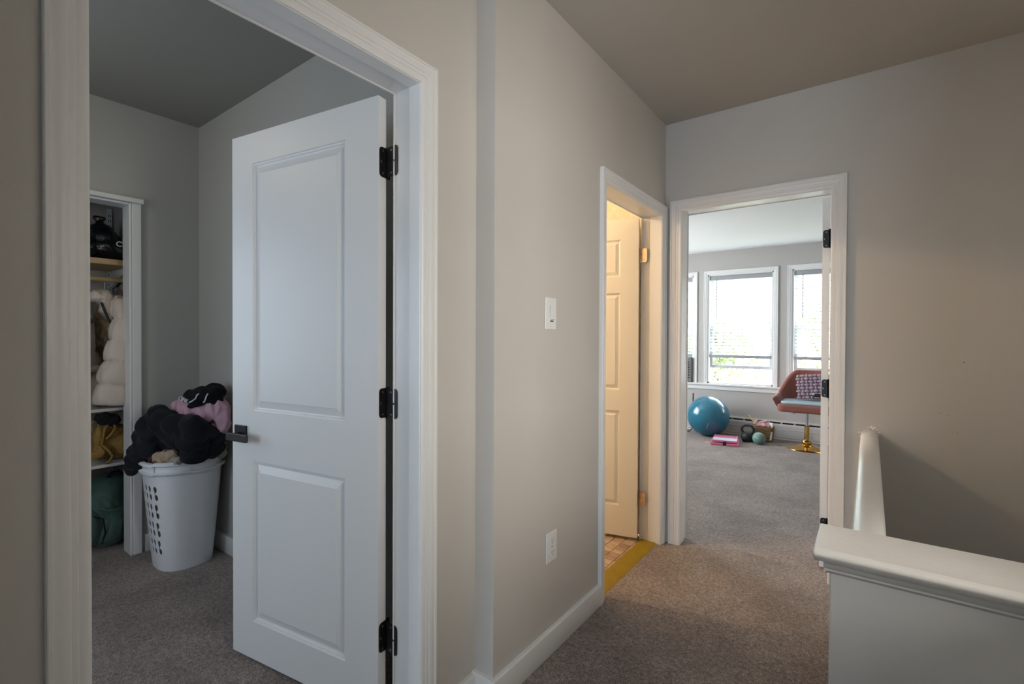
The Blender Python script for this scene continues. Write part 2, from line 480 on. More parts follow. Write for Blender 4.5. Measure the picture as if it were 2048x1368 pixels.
# bathroom
struct('wall_bathroom', G().box(-2.9, -2.8, 1.36, W2+.05, 0, 2.5).box(-2.8, W1B, W2, W2+.1, 0, 2.5).box(-2.8, W1B, 1.363, 1.40, 0, 2.5), M['bath_wall'],
       'yellowish textured plaster bathroom walls', 'wall')
struct('ceiling_bathroom', G().box(-2.9, W1B, 1.36, W2+.1, 2.45, 2.55), M['bath_wall'], 'textured plaster bathroom ceiling', 'ceiling')
bath_floor = struct('floor_bathroom', G().box(-2.8, W1B+.055, 1.40, W2, -.1, -.004), M['grout'], 'small brown mosaic tiled floor inside the bathroom doorway', 'floor')
tile_src = []
for k, tm in enumerate(TILES):
    o = make('tile', G().box(-.0285, .0285, -.0225, .0225, 0, .005), tm, bath_floor, bevel=.0012, seg=1)
    tile_src.append(o)
rng = random.Random(3)
k = 0
for i in range(15):
    for j in range(17):
        c = (-1.113-.030*2*i*1.06, 2.13+.0495*j, -.0015)
        if c[1] > 2.90 or c[0] < -2.0: continue
        kind = rng.choice((0, 0, 1, 1, 2, 3))
        if k < 4 and k not in ():
            o = tile_src[k]
            o.location = Vector(c); k += 1
        else:
            shared('tile', tile_src[kind], c, bath_floor)

# bedroom
WIN = [(-2.754, -1.963), (-1.774, -0.983), (-0.779, 0.012)]
WZ0, WZ1 = 0.645, 2.105
struct('wall_bedroom_far', wall_x(G(), -3.7, 1.4, YF, YF+.14, 0, HB, [(x0, x1, WZ0, WZ1) for x0, x1 in WIN]), M['bed_wall'],
       'pale grey bedroom wall with the row of bright windows', 'wall')
struct('wall_bedroom_left', wall_y(G(), -3.72, -3.6, W2B, YF, 0, HB, [(4.25, 5.75, .7, 2.1)]), M['bed_wall'], 'pale grey bedroom wall to the left, hidden by the door frame', 'wall')  # the opening is added, unseen, to let in more sky light
struct('wall_bedroom_right', G().box(1.3, 1.4, W2B, YF, 0, HB), M['bed_wall'], 'pale grey bedroom wall to the right, hidden by the open door', 'wall')
struct('wall_bedroom_near', wall_x(G(), -3.6, 1.3, W2B-.005, W2B+.002, 0, HB, [(D3[0], D3[1], 0, D3[2])]), M['bed_wall'], 'bedroom side of the doorway wall', 'wall')
struct('floor_bedroom', G().box(-3.7, 1.4, W2B-.0005, YF+.1, -.1, 0), M['carpet'], 'taupe cut pile carpet of the bedroom', 'carpet')
struct('ceiling_bedroom', G().box(-3.72, 1.4, W2B-.01, YF+.1, HB, HB+.12), M['bed_ceiling'], 'white bedroom ceiling lit by the windows', 'ceiling')

# ------------------------------------------------------------------ trim
PROFILE = [(0, 0), (0, .017), (.0015, .019), (.007, .019), (.0085, .0160), (.012, .0155), (.018, .0165), (.025, .0165), (.030, .0150),
           (.0315, .0125), (.040, .0120), (.0415, .0098), (.048, .0102), (.054, .0088), (.0575, .0065), (.0585, .0055), (.0585, 0)]
def casing(name, label, fn, s0, s1, top, wall_t, groove=.07, far=True, jamb_t=.016, step=.006, wsc=1.0):
    """door casing of outer size s0..s1 x top; fn(s, d, z) -> world, d out of the wall"""
    root = empty(name, fn((s0+s1)/2, 0, 0), label, 'door trim', 'structure')
    P = [(u*wsc, d) for u, d in PROFILE]
    w = .0585*wsc
    def legs(side):
        f = (lambda s, d, z: fn(s, d, z)) if side > 0 else (lambda s, d, z: fn(s, -wall_t-d, z))
        g = G().strip([f(s0+u, d, 0) for u, d in P], [f(s0+u, d, top-u) for u, d in P]); make('casing_leg', g, M['trim'], root, smooth=25)
        g = G().strip([f(s1-u, d, 0) for u, d in P], [f(s1-u, d, top-u) for u, d in P]); make('casing_leg', g, M['trim'], root, smooth=25)
        g = G().strip([f(s0+u, d, top-u) for u, d in P], [f(s1-u, d, top-u) for u, d in P]); make('casing_head', g, M['trim'], root, smooth=25)
    legs(1)
    if far: legs(-1)
    i0, i1, it = s0+w-.004, s1-w+.004, top-w+.004
    def slab(sa, sb, za, zb, da, db):
        ps = [fn(s, d, z) for s in (sa, sb) for d in (da, db) for z in (za, zb)]
        return ps, [(0, 1, 3, 2), (4, 6, 7, 5), (0, 4, 5, 1), (2, 3, 7, 6), (0, 2, 6, 4), (1, 5, 7, 3)]
    for sa, sb, ss in ((i0-jamb_t, i0, 1), (i1, i1+jamb_t, -1)):
        g = G(); g.add(*slab(sa, sb, 0, it+jamb_t, .004, -wall_t-.004)); make('jamb', g, M['trim'], root, bevel=.001)
        g = G(); e = i0 if ss > 0 else i1
        g.add(*slab(min(e, e+ss*step), max(e, e+ss*step), 0, it, .002, -wall_t+groove)); make('door_stop', g, M['trim'], root, bevel=.002)
    g = G(); g.add(*slab(i0, i1, it, it+jamb_t, .004, -wall_t-.004)); make('head_jamb', g, M['trim'], root, bevel=.001)
    g = G(); g.add(*slab(i0, i1, it-step, it, .002, -wall_t+groove)); make('head_stop', g, M['trim'], root, bevel=.002)
    return root

casing('trim_1', 'white moulded frame of the large laundry room doorway', lambda s, d, z: Vector((W0+d, s, z)), .1755, 1.064, 2.081, W0-W0B, .072)
casing('trim_2', 'white moulded frame of the narrow bathroom doorway', lambda s, d, z: Vector((W1+d, s, z)), 2.047, 2.926, 2.050, W1-W1B, .05)
casing('trim_3', 'white moulded frame of the bedroom doorway in the end wall', lambda s, d, z: Vector((s, W2-d, z)), -.982, -.100, 2.081, W2B-W2, .045, wsc=1.12)

BP = [(0, 0), (.016, 0), (.018, .004), (.018, .088), (.0165, .094), (.013, .0975), (0, .0975)]
def baseboard(name, label, fn, s0, s1, mat='trim', hs=1.0):
    g = G().strip([fn(s0, d, z*hs) for d, z in BP], [fn(s1, d, z*hs) for d, z in BP])
    return struct(name, g, M[mat], label, 'baseboard', smooth=30)
baseboard('baseboard_center', 'white baseboard running along the wall under the outlet', lambda s, d, z: Vector((W1+d, s, z)), YR-.0172, 2.047)
baseboard('baseboard_return', 'short white baseboard on the wall return by the door frame', lambda s, d, z: Vector((s, YR-d, z)), W0, W1+.0172, hs=.985)
baseboard('baseboard_left', 'short white baseboard right of the laundry door frame', lambda s, d, z: Vector((W0+d, s, z)), 1.064, YR-.018, hs=.93)
baseboard('baseboard_rear', 'white baseboard left of the laundry door frame', lambda s, d, z: Vector((W0+d, s, z)), -1.5, .1755)
baseboard('baseboard_laundry', 'white baseboard behind the laundry hamper', lambda s, d, z: Vector((s, YL-d, z)), XL, W0B-.02)
baseboard('baseboard_closet', 'short white baseboard between closet trim and corner', lambda s, d, z: Vector((XL+d, s, z)), .965, YL)
# closet trim: plain boards
t4 = empty('trim_4', (XL, .45, 0), 'plain white board frame of the closet opening', 'closet trim', 'structure')
make('casing_leg', G().box(XL-.1, XL+.020, CO[1]-.012, CO[1]+.001, 0, CO[2]).box(XL, XL+.020, CO[1]+.001, .950, 0, CO[2]+.002), M['trim'], t4, bevel=.004)
make('casing_leg', G().box(XL-.1, XL+.020, CO[0], CO[0]+.012, 0, CO[2]).box(XL, XL+.020, CO[0]-.05, CO[0], 0, CO[2]), M['trim'], t4, bevel=.004)
make('casing_head', G().box(XL-.1, XL+.020, CO[0], CO[1]-.012, CO[2]-.012, CO[2]).box(XL, XL+.040, CO[0]-.06, .958, CO[2]+.002, CO[2]+.028), M['trim'], t4, bevel=.004)

# ------------------------------------------------------------------ doors
def door(name, label, pin, d, w, z0, z1, t, panels, mat, jamb_dir, hinge_z, hinge_mat, leaf_len=.042, screws=True, hh=.096, pcols=None):
    d = Vector((d[0], d[1])).normalized()
    n = Vector((-d.y, d.x))
    def P(u, q, z): return Vector((pin[0]+u*d.x+q*n.x, pin[1]+u*d.y+q*n.y, z))
    root = empty(name, P(0, 0, z0), label, 'door', 'structure')
    U0 = .004
    us = sorted({U0, w} | {p[0] for p in panels} | {p[1] for p in panels})
    zs = sorted({z0, z1} | {p[2] for p in panels} | {p[3] for p in panels})
    g = G()
    inside = lambda u, z: any(p[0] < u < p[1] and p[2] < z < p[3] for p in panels)
    for q in (0, t):
        for i in range(len(us)-1):
            for j in range(len(zs)-1):
                if not inside((us[i]+us[i+1])/2, (zs[j]+zs[j+1])/2):
                    g.add([P(us[i], q, zs[j]), P(us[i+1], q, zs[j]), P(us[i+1], q, zs[j+1]), P(us[i], q, zs[j+1])], [(0, 1, 2, 3)])
    for (u0, u1) in ((U0, U0), (w, w)):
        g.add([P(u0, 0, z0), P(u0, t, z0), P(u0, t, z1), P(u0, 0, z1)], [(0, 1, 2, 3)])
    for zz in (z0, z1):
        g.add([P(U0, 0, zz), P(w, 0, zz), P(w, t, zz), P(U0, t, zz)], [(0, 1, 2, 3)])
    me = bpy.data.meshes.new('leaf'); me.from_pydata([tuple(v) for v in g.v], [], g.f)
    bm = bmesh.new(); bm.from_mesh(me); bmesh.ops.remove_doubles(bm, verts=bm.verts, dist=1e-5)
    bmesh.ops.recalc_face_normals(bm, faces=bm.faces); bm.to_mesh(me); bm.free()
    leaf = mesh_obj('leaf', me, mat, root, bevel=.0012)
    rings = [(0, 0), (.002, .0045), (.008, .0055), (.010, .0105), (.015, .0115), (.041, .0030), (.0425, .0018)]
    for (u0, u1, a0, a1) in panels:
        g = G()
        for q, sg in ((t, -1), (0, 1)):
            prev = None
            for off, dep in rings:
                k = min(1, (u1-u0)/.30)
                off *= k
                cur = [P(u0+off, q+sg*dep, a0+off), P(u1-off, q+sg*dep, a0+off), P(u1-off, q+sg*dep, a1-off), P(u0+off, q+sg*dep, a1-off)]
                if prev:
                    for e in range(4):
                        e2 = (e+1) % 4
                        g.add([prev[e], prev[e2], cur[e2], cur[e]], [(0, 1, 2, 3)])
                prev = cur
            g.add(prev, [(0, 1, 2, 3)])
        make('panel', g, mat, root, smooth=20)
    jd = Vector(jamb_dir)
    for hz in hinge_z:
        hg = G().cyl(P(-.002, -.003, hz-hh/2-.003), P(-.002, -.003, hz+hh/2+.003), .0065, 14)
        hinge = make('hinge', hg, hinge_mat, root, smooth=40, label='dark hinge' if hinge_mat is M['bronze'] else 'old metal hinge')
        def rounded(c0, c1, lift):
            pts = []
            rr = .012
            for (x, z, cx, cz, a0) in ((c0, -hh/2, 0, 0, None), (c1, -hh/2, -1, 1, -90), (c1, hh/2, -1, -1, 0), (c0, hh/2, 0, 0, None)):
                if a0 is None: pts.append((x, z)); continue
                for st in range(5):
                    an = R(a0+st*22.5)
                    pts.append((x+cx*rr+rr*math.cos(an), z+cz*rr+rr*math.sin(an)))
            return pts
        pl = rounded(0, t-.003, 0)
        g = G().strip([P(U0-.0005, x, hz+z) for x, z in pl], [P(U0-.0025, x, hz+z) for x, z in pl])
        make('hinge_leaf', g, hinge_mat, hinge)
        pj = rounded(0, leaf_len, 0)
        off = Vector((-jd.y, jd.x))
        if off.dot(d) < 0: off = -off
        base = Vector((pin[0], pin[1]))
        def J(x, z, q): 
            p2 = base + jd*x + off*(q)
            return Vector((p2.x, p2.y, hz+z))
        g = G().strip([J(x, z, JOFF[name]) for x, z in pj], [J(x, z, JOFF[name]+.002) for x, z in pj])
        make('hinge_leaf', g, hinge_mat, hinge)
        if screws:
            for sx, sz in ((.5, .036), (.72, 0), (.5, -.036)):
                g = G().cyl(P(U0-.0024, sx*t, hz+sz), P(U0-.0034, sx*t, hz+sz), .0036, 10); make('screw', g, M['screw'], hinge)
                g = G().cyl(J(leaf_len*sx, sz, JOFF[name]+.002), J(leaf_len*sx, sz, JOFF[name]+.003), .0036, 10); make('screw', g, M['screw'], hinge)
    return root, P, leaf

JOFF = {'door_1': .0045, 'door_2': .004, 'door_3': .004}
ph = R(80.9)
pin1 = (-1.262, 1.013)
d1, P1, leaf1 = door('door_1', 'white two panel door standing open into the laundry room', pin1, (-math.sin(ph), -math.cos(ph)), .757, .020, 2.022, .035,
    [(.150, .636, .968, 1.908), (.150, .636, .165, .780)], M['door'], (1, 0), (1.815, 1.040, .280), M['bronze'], leaf_len=.058)
# lever handles on both faces
def lever_handle(P, root, u, z, t, mat_r, mat_l, both=True, sgn=1):
    for q0, sg in ((t, 1),) + (((0, -1),) if both else ()):
        g = G()
        def B(u0, u1, a0, a1, zz0, zz1, g):
            ps = [P(x, q0+sg*y, zz) for x in (u0, u1) for y in (a0, a1) for zz in (zz0, zz1)]
            g.add(ps, [(0, 1, 3, 2), (4, 6, 7, 5), (0, 4, 5, 1), (2, 3, 7, 6), (0, 2, 6, 4), (1, 5, 7, 3)])
        B(u-.033, u+.033, 0, .009, z-.033, z+.033, g)
        rose = make('rosette', g, mat_r, root, bevel=.0015, label='square dark rosette')
        g = G().cyl(P(u, q0+sg*.009, z-.004), P(u, q0+sg*.048, z-.004), .012, 16)
        make('spindle', g, mat_r, rose, smooth=40)
        g = G(); B(u-.020, u+.098*sgn if sgn > 0 else u+.020, .040, .052, z-.018, z+.010, g) if sgn > 0 else B(u-.098, u+.020, .040, .052, z-.018, z+.010, g)
        lv = make('lever', g, mat_l, rose, bevel=.0015, label='flat dark bronze lever')
lever_handle(P1, d1, .700, .878, .035, M['bronze'], M['lever'], sgn=-1)
g = G()
for zz in (.845, .905):
    pass
make('latch_plate', G().add([P1(.7575, q, z) for q in (.006, .029) for z in (.85, .91)], [(0, 1, 3, 2)]), M['lever'], d1)

ph2 = R(76)
d2, P2, leaf2 = door('door_2', 'cream six panel bathroom door standing open in warm light', (-1.145, 2.858), (-math.sin(ph2), -math.cos(ph2)), .735, .022, 1.985, .035,
    [(.115, .325, 1.63, 1.86), (.115, .325, .93, 1.53), (.115, .325, .21, .80), (.415, .625, 1.63, 1.86), (.415, .625, .93, 1.53), (.415, .625, .21, .80)],
    M['bath_door'], (1, 0), (1.76, .26), M['brass_old'], leaf_len=.045, screws=False, hh=.085)
d3, P3, leaf3 = door('door_3', 'white bedroom door swung open, seen edge on at the right side of its doorway', (-.179, 3.090), (-math.cos(R(86.6)), math.sin(R(86.6))), .745, .015, 2.012, .035,
    [(.14, .60, .97, 1.90), (.14, .60, .16, .78)], M['door'], (0, -1), (1.79, .985, .235), M['bronze'], leaf_len=.040)
lever_handle(P3, d3, .680, .880, .035, M['bronze'], M['lever'], sgn=-1)

# threshold
th = empty('threshold_strip', (-1.085, 2.47, 0), 'yellow metal threshold strip on the floor of the bathroom doorway', 'threshold')
g = G().strip([(x, 2.10, z) for x, z in ((-1.130, .0005), (-1.127, .006), (-1.045, .007), (-1.030, .001))], [(x, 2.865, z) for x, z in ((-1.130, .0005), (-1.127, .006), (-1.045, .007), (-1.030, .001))])
make('strip', g, M['yellow'], th, smooth=30)
for k, y in enumerate((2.20, 2.36, 2.52, 2.68, 2.82)):
    make('screw', G().cyl((-1.085, y, .0055), (-1.085, y, .0078), .004, 10), M['steel'], th)

# ------------------------------------------------------------------ switch and outlet
sw = empty('light_switch', (W1, 1.615, 1.285), 'white wall light switch plate with a rocker, left of the bathroom door', 'switch')
make('plate', G().box(W1, W1+.006, 1.577, 1.654, 1.285, 1.411), M['plate'], sw, bevel=.003, seg=3)
make('rocker', G().prism([(1.598, 1.314), (1.633, 1.314), (1.633, 1.380), (1.598, 1.380)], .003, 'x', W1+.006), M['plate'], sw, bevel=.001)
make('slide', G().add([(W1+.009, 1.601, 1.322), (W1+.009, 1.630, 1.322), (W1+.012, 1.630, 1.376), (W1+.012, 1.601, 1.376), (W1+.017, 1.601, 1.326), (W1+.017, 1.630, 1.326)],
     [(0, 1, 5, 4), (4, 5, 2, 3), (0, 4, 3), (1, 2, 5)]), M['plate'], sw, bevel=.0008)
make('slot', G().box(W1+.006, W1+.0093, 1.604, 1.627, 1.3155, 1.3205), M['dark'], sw)
for z in (1.299, 1.397):
    make('screw', G().cyl((W1+.006, 1.6155, z), (W1+.0072, 1.6155, z), .0034, 10), M['plate'], sw)
ot = empty('wall_outlet', (W1, 1.63, .36), 'white duplex power outlet low on the hall wall above the baseboard', 'outlet')
make('plate', G().box(W1, W1+.006, 1.592, 1.668, .362, .481), M['plate'], ot, bevel=.003, seg=3)
for z in (.398, .445):
    poly = [(1.630+.0165*math.cos(q)*1.0, z+max(-.0125, min(.0125, .0165*math.sin(q)))) for q in [2*math.pi*i/24 for i in range(24)]]
    o = make('socket', G().prism(poly, .0025, 'x', W1+.006), M['plate'], ot)
    for y in (1.6245, 1.6355):
        make('slot', G().box(W1+.0084, W1+.0087, y-.0008, y+.0008, z-.002, z+.006), M['dark'], o)
    make('slot', G().cyl((W1+.0084, 1.630, z-.007), (W1+.0087, 1.630, z-.007), .0022, 10), M['dark'], o)
make('screw', G().cyl((W1+.006, 1.630, .4215), (W1+.0075, 1.630, .4215), .003, 10), M['screw'], ot)

# ------------------------------------------------------------------ stair half wall and rail
HWX0 = -.066
hw = empty('wall_half', (.4, YS, 0), 'low painted half wall guarding the stairs, with a thick moulded cap', 'half wall', 'structure')
make('panel', G().box(HWX0, XR, YS+.012, YS+.125, 0, .79), M['half'], hw, bevel=.003)
capz = .812
cp = [(-.020, -.020), (-.026, -.012), (-.024, -.004), (-.012, 0), (.150, 0), (.160, -.004), (.162, -.012), (.156, -.020), (.150, -.028), (-.012, -.028)]
g = G().strip([(HWX0-.028, YS+y, capz+z) for y, z in cp], [(XR, YS+y, capz+z) for y, z in cp])
make('cap', g, M['cap'], hw, bevel=.006, seg=3)
mp_ = [(.012, -.028), (-.004, -.028), (-.004, -.033), (-.001, -.040), (.005, -.047), (.005, -.051), (.008, -.053), (.012, -.058)]
g = G().strip([(HWX0-.010, YS+y, capz+z) for y, z in mp_], [(XR, YS+y, capz+z) for y, z in mp_])
make('cove_moulding', g, M['half'], hw, smooth=40)
g = G().strip([(HWX0-y+.002, YS+.004, capz+z) for y, z in mp_], [(HWX0-y+.002, YS+.12, capz+z) for y, z in mp_])
make('cove_moulding', g, M['half'], hw, smooth=40)
rl = empty('stair_rail', (0, 2.15, 0), 'rounded white rail on a thin wall, running from the half wall to the end wall', 'railing', 'structure')
make('panel', G().box(-.024, .024, YS+.125, W2, -.1, .785), M['half'], rl)
prof = [(-.030, .776)] + [(-.034*math.cos(q), .786+.022*math.sin(q)) for q in [math.pi*i/14 for i in range(15)]] + [(.030, .776)]
g = G()
secs = [[(x, y, z) for x, z in prof] for y in (YS+.10, 1.8, 2.3, W2)]
for s0_, s1_ in zip(secs, secs[1:]):
    g.strip(s0_, s1_)
make('rail_cap', g, M['cap'], rl, smooth=40)
rng = random.Random(5)
g = G()
for (x, z) in ((-.004, .817), (.008, .822), (.020, .818), (.030, .808), (.038, .797), (-.040, .790), (.034, .786), (.014, .814), (-.036, .772)):
    g.ell((x, W2-.001, z), (.0045+rng.random()*.003, .003, .004+rng.random()*.003), nu=8, nv=6)
make('chipped_plaster', g, M['cap'], rl, smooth=50)['kind'] = 'stuff'

# ------------------------------------------------------------------ bedroom windows and blinds
tr = empty('trim_5', (-1.4, YF, .56), 'white continuous window sill board below the bedroom windows', 'window sill', 'structure')
make('sill', G().box(-3.3, .6, YF-.040, YF, .618, .642), M['trim'], tr, bevel=.004)
make('apron', G().box(-3.3, .6, YF-.016, YF, .560, .618), M['trim'], tr, bevel=.003)
def window(n, x0, x1, label):
    root = empty('window_%d' % n, ((x0+x1)/2, YF, WZ0), label, 'window', 'structure')
    w = .052
    P = [(u*.9, d*.9) for u, d in PROFILE]
    o0, o1, ot_ = x0-w, x1+w, WZ1+w
    f = lambda s, d, z: Vector((s, YF-d, z))
    make('casing', G().strip([f(o0+u, d, .642) for u, d in P], [f(o0+u, d, ot_-u) for u, d in P]), M['trim'], root, smooth=25)
    make('casing', G().strip([f(o1-u, d, .642) for u, d in P], [f(o1-u, d, ot_-u) for u, d in P]), M['trim'], root, smooth=25)
    make('casing', G().strip([f(o0+u, d, ot_-u) for u, d in P], [f(o1-u, d, ot_-u) for u, d in P]), M['trim'], root, smooth=25)
    g = G().box(x0, x0+.018, YF, YF+.13, WZ0, WZ1).box(x1-.018, x1, YF, YF+.13, WZ0, WZ1).box(x0, x1, YF, YF+.13, WZ1-.018, WZ1).box(x0, x1, YF, YF+.14, WZ0, WZ0+.02)
    make('frame', g, M['trim'], root, bevel=.002)
    for (z0, z1, y) in ((.850, 1.400, YF+.060), (1.365, WZ1-.018, YF+.095)):
        a0, a1, e = x0+.018, x1-.018, .034
        g = G().box(a0, a0+e, y, y+.03, z0, z1).box(a1-e, a1, y, y+.03, z0, z1).box(a0+e, a1-e, y, y+.03, z0, z0+e*1.2).box(a0+e, a1-e, y, y+.03, z1-e, z1)
        sash = make('sash', g, M['sash'], root, bevel=.002)
        make('pane', G().box(a0+e, a1-e, y+.012, y+.016, z0+e*1.2, z1-e), M['glass'], sash)
    return root
def blind(x0, x1, label, wand):
    cx = (x0+x1)/2
    root = empty('window_blind', (cx, YF+.03, 1.0), label, 'blind', group='white slatted blinds in the bedroom windows')
    make('headrail', G().box(x0+.022, x1-.022, YF+.012, YF+.048, 2.030, 2.085), M['rail_backlit'], root, bevel=.002)
    make('bottom_rail', G().box(x0+.024, x1-.024, YF+.012, YF+.048, .990, 1.028), M['rail_backlit'], root, bevel=.003)
    make('wand', G().cyl((wand, YF+.006, 2.04), (wand, YF+.004, 1.50), .004, 8), M['ac'], root)
    s0 = None
    n = 24
    for k in range(n):
        z = 1.045 + k*(2.03-1.045)/(n-1)
        if s0 is None:
            g = G(Matrix.Translation((cx, YF+.030, z)) @ Matrix.Rotation(R(-38), 4, 'X'))
            hw_ = (x1-x0)/2-.026
            A = [(-hw_, y, .003*(1-(y/.022)**2)) for y in (-.022, -.011, 0, .011, .022)] + [(-hw_, y, .003*(1-(y/.022)**2)+.0012) for y in (.022, .011, 0, -.011, -.022)]
            s0 = make('slat', g.strip(A, [(-p[0], p[1], p[2]) for p in A]), M['blind'], root)
        else:
            shared('slat', s0, s0.location + Vector((0, 0, z-1.045)), root)
    for x in (x0+.16, x1-.16):
        make('cord', G().cyl((x, YF+.030, 1.01), (x, YF+.030, 2.05), .0012, 6), M['blind'], root)
    return root
for n, ((x0, x1), side) in enumerate(zip(WIN, ('leftmost', 'middle', 'right hand'))):
    window(n+1, x0, x1, {'leftmost': 'bedroom window mostly hidden by the left door frame', 'middle': 'bedroom window seen whole through the doorway', 'right hand': 'bedroom window above the pink armchair'}[side])
    blind(x0, x1, {'leftmost': 'white slatted blind in the window cut off by the left door frame', 'middle': 'white slatted blind in the bedroom window seen whole', 'right hand': 'white slatted blind in the window above the armchair'}[side], x0+.11)

# heater along the far wall
ht = empty('baseboard_heater', (-1.3, YF-.03, 0), 'long grey white baseboard heater with dark slots under the bedroom windows', 'heater')
hy0, hy1 = YF-.062, YF
make('back_plate', G().box(-3.2, .5, hy1-.012, hy1, .01, .225), M['dark'], ht)
make('front_panel', G().strip([(-3.2, y, z) for y, z in ((hy0, .020), (hy0, .168), (hy0+.010, .190), (hy0+.014, .190), (hy0+.008, .165), (hy0+.008, .020))],
                              [(.5, y, z) for y, z in ((hy0, .020), (hy0, .168), (hy0+.010, .190), (hy0+.014, .190), (hy0+.008, .165), (hy0+.008, .020))]), M['heater'], ht)
make('top_cover', G().strip([(-3.2, y, z) for y, z in ((hy0+.012, .207), (hy0+.010, .214), (hy0+.020, .226), (hy1, .230), (hy1, .224), (hy0+.022, .219))],
                            [(.5, y, z) for y, z in ((hy0+.012, .207), (hy0+.010, .214), (hy0+.020, .226), (hy1, .230), (hy1, .224), (hy0+.022, .219))]), M['heater'], ht)
make('ridge', G().box(-3.2, .5, hy0-.004, hy0, .118, .126), M['heater'], ht, bevel=.002)
make('foot_strip', G().box(-3.2, .5, hy0-.010, hy1, 0, .014), M['trim'], ht, bevel=.003)
sp = None
for i in range(26):
    x = -3.15 + i*.142
    if sp is None: sp = make('divider', G().box(x-.009, x+.009, hy0+.010, hy0+.020, .186, .212), M['heater'], ht)
    else: shared('divider', sp, sp.location+Vector((i*.142, 0, 0)), ht)

# grey unit in the left window
ac = empty('window_unit', (-2.20, YF-.1, .642), 'dark grey boxy unit standing in the window by the left door frame', 'appliance')
make('housing', G().box(-2.60, -1.972, YF-.05, YF+.05, .645, .985), M['ac'], ac, bevel=.012, seg=3)
for k in range(7):
    make('louver', G().box(-2.55, -2.0, YF-.056, YF-.050, .70+k*.035, .715+k*.035), M['dark'], ac)

# ------------------------------------------------------------------ outside
struct('ground', G().box(-22, 20, 8.5, 40, -3.2, -3.0), M['lawn'], 'green lawn far below the bedroom windows', 'lawn')
def tree(x, y, h, rr, label, seed):
    rg = random.Random(seed)
    root = empty('tree', (x, y, -3.0), label, 'tree', group='trees outside the bedroom windows')
    g = G().tube([(x, y, -3), (x+.1, y, -1), (x, y+.1, h-rr*.5-3)], [.12, .07, .03], 8)
    for k in range(6):
        q = k*1.05; g.tube([(x, y, -1.2+k*.25), (x+math.cos(q)*rr*.6, y+math.sin(q)*rr*.6, h-3-rr*.9+k*.15)], [.025, .01], 6)
    make('trunk', g, M['bark'], root, smooth=60)
    g = G()
    cl = [(rg.gauss(0, rr*.42), rg.gauss(0, rr*.42), rg.gauss(0, rr*.45)) for _ in range(42)]
    for k in range(3600):
        c = rg.choice(cl)
        p = Vector((x+c[0]+rg.gauss(0, rr*.16), y+c[1]+rg.gauss(0, rr*.16), h-3-rr*.6+c[2]+rg.gauss(0, rr*.16)))
        m = Matrix.Rotation(rg.random()*6.3, 3, 'Z') @ Matrix.Rotation(rg.gauss(.6, .5), 3, 'X')
        s = .05+rg.random()*.05
        g.add([p+m @ Vector(v)*s for v in ((-.5, 0, 0), (0, -1, .1), (.5, 0, 0), (0, 1, -.1))], [(0, 1, 2, 3)])
    o = make('foliage', g, M['leaf'], root); o['kind'] = 'stuff'
tree(-3.2, 13.0, 5.0, 1.35, 'leafy green tree outside, left of the middle bedroom window', 1)
tree(-.6, 14.5, 6.0, 1.5, 'leafy green tree outside, seen through the right part of the middle blind', 2)
tree(3.0, 15.4, 5.6, 1.5, 'leafy green tree outside the window above the armchair', 4)
tree(-6.4, 15.5, 5.2, 1.4, 'leafy green tree outside behind the left door frame', 5)
def bush(x, y, h, label, seed):
    rg = random.Random(seed)
    g = G()
    for k in range(2600):
        q = rg.random()*6.3; rr = 1.1*math.sqrt(rg.random())
        z = rg.random()*h*(1-.35*(rr/1.1)**2)
        p = Vector((x+rr*math.cos(q), y+rr*math.sin(q)*.7, -3+z))
        m = Matrix.Rotation(rg.random()*6.3, 3, 'Z') @ Matrix.Rotation(rg.gauss(.6, .6), 3, 'X')
        g.add([p+m @ Vector(v)*(.05+rg.random()*.04) for v in ((-.5, 0, 0), (0, -1, .1), (.5, 0, 0), (0, 1, -.1))], [(0, 1, 2, 3)])
    tag(make('hedge_bush', g, M['leaf']), label, 'bush', group='bushes outside the bedroom windows')
bush(-2.6, 10.4, 3.85, 'green bush outside, low in the left half of the middle window', 11)
bush(-.3, 10.8, 3.95, 'green bush outside, low in the right half of the middle window', 12)
bush(2.1, 10.6, 3.8, 'green bush outside, low behind the armchair window', 13)

# ------------------------------------------------------------------ soft shapes
def blob_mesh(name, ells, voxel=.011, smooth=5, fold=.006, fscale=9.0, stretch=(1, 1, 1), seed=0.0, fine=0.0, sharp=4, rotz=0, roty=0, base=.45):
    RM = Matrix.Rotation(R(roty), 3, 'Y') @ Matrix.Rotation(R(rotz), 3, 'Z')
    g = G()
    for c, rad, *rot in ells:
        m = None
        if rot:
            rx, ry, rz = rot[0]
            m = (Matrix.Rotation(R(rz), 3, 'Z') @ Matrix.Rotation(R(ry), 3, 'Y') @ Matrix.Rotation(R(rx), 3, 'X'))
        g.ell(c, rad, m, 24, 14)
    me = bpy.data.meshes.new(name+'_raw')
    me.from_pydata([tuple(v) for v in g.v], [], g.f)
    o = bpy.data.objects.new(name+'_raw', me)
    COL.objects.link(o)
    mo = o.modifiers.new('remesh', 'REMESH'); mo.mode = 'VOXEL'; mo.voxel_size = voxel
    ms = o.modifiers.new('smooth', 'SMOOTH'); ms.iterations = smooth; ms.factor = .6
    dg = bpy.context.evaluated_depsgraph_get()
    dg.update()
    out = bpy.data.meshes.new_from_object(o.evaluated_get(dg))
    bpy.data.objects.remove(o)
    bpy.data.meshes.remove(me)
    out.name = name
    nrm = [v.normal.copy() for v in out.vertices]
    for v, n in zip(out.vertices, nrm):
        co = RM @ v.co
        p = Vector((co.x*stretch[0], co.y*stretch[1], co.z*stretch[2]))*fscale + Vector((seed, seed*1.7, 0))
        w = noise.noise_vector(p*.6)*.9
        f = (1-abs(noise.noise(p+w)))**sharp - .45
        q = (1-abs(noise.noise(p*2.1+w+Vector((9, 3, 1)))))**sharp - .45
        v.co += n*(fold*f + fold*.45*q + fine*noise.noise(p*7))
    return out
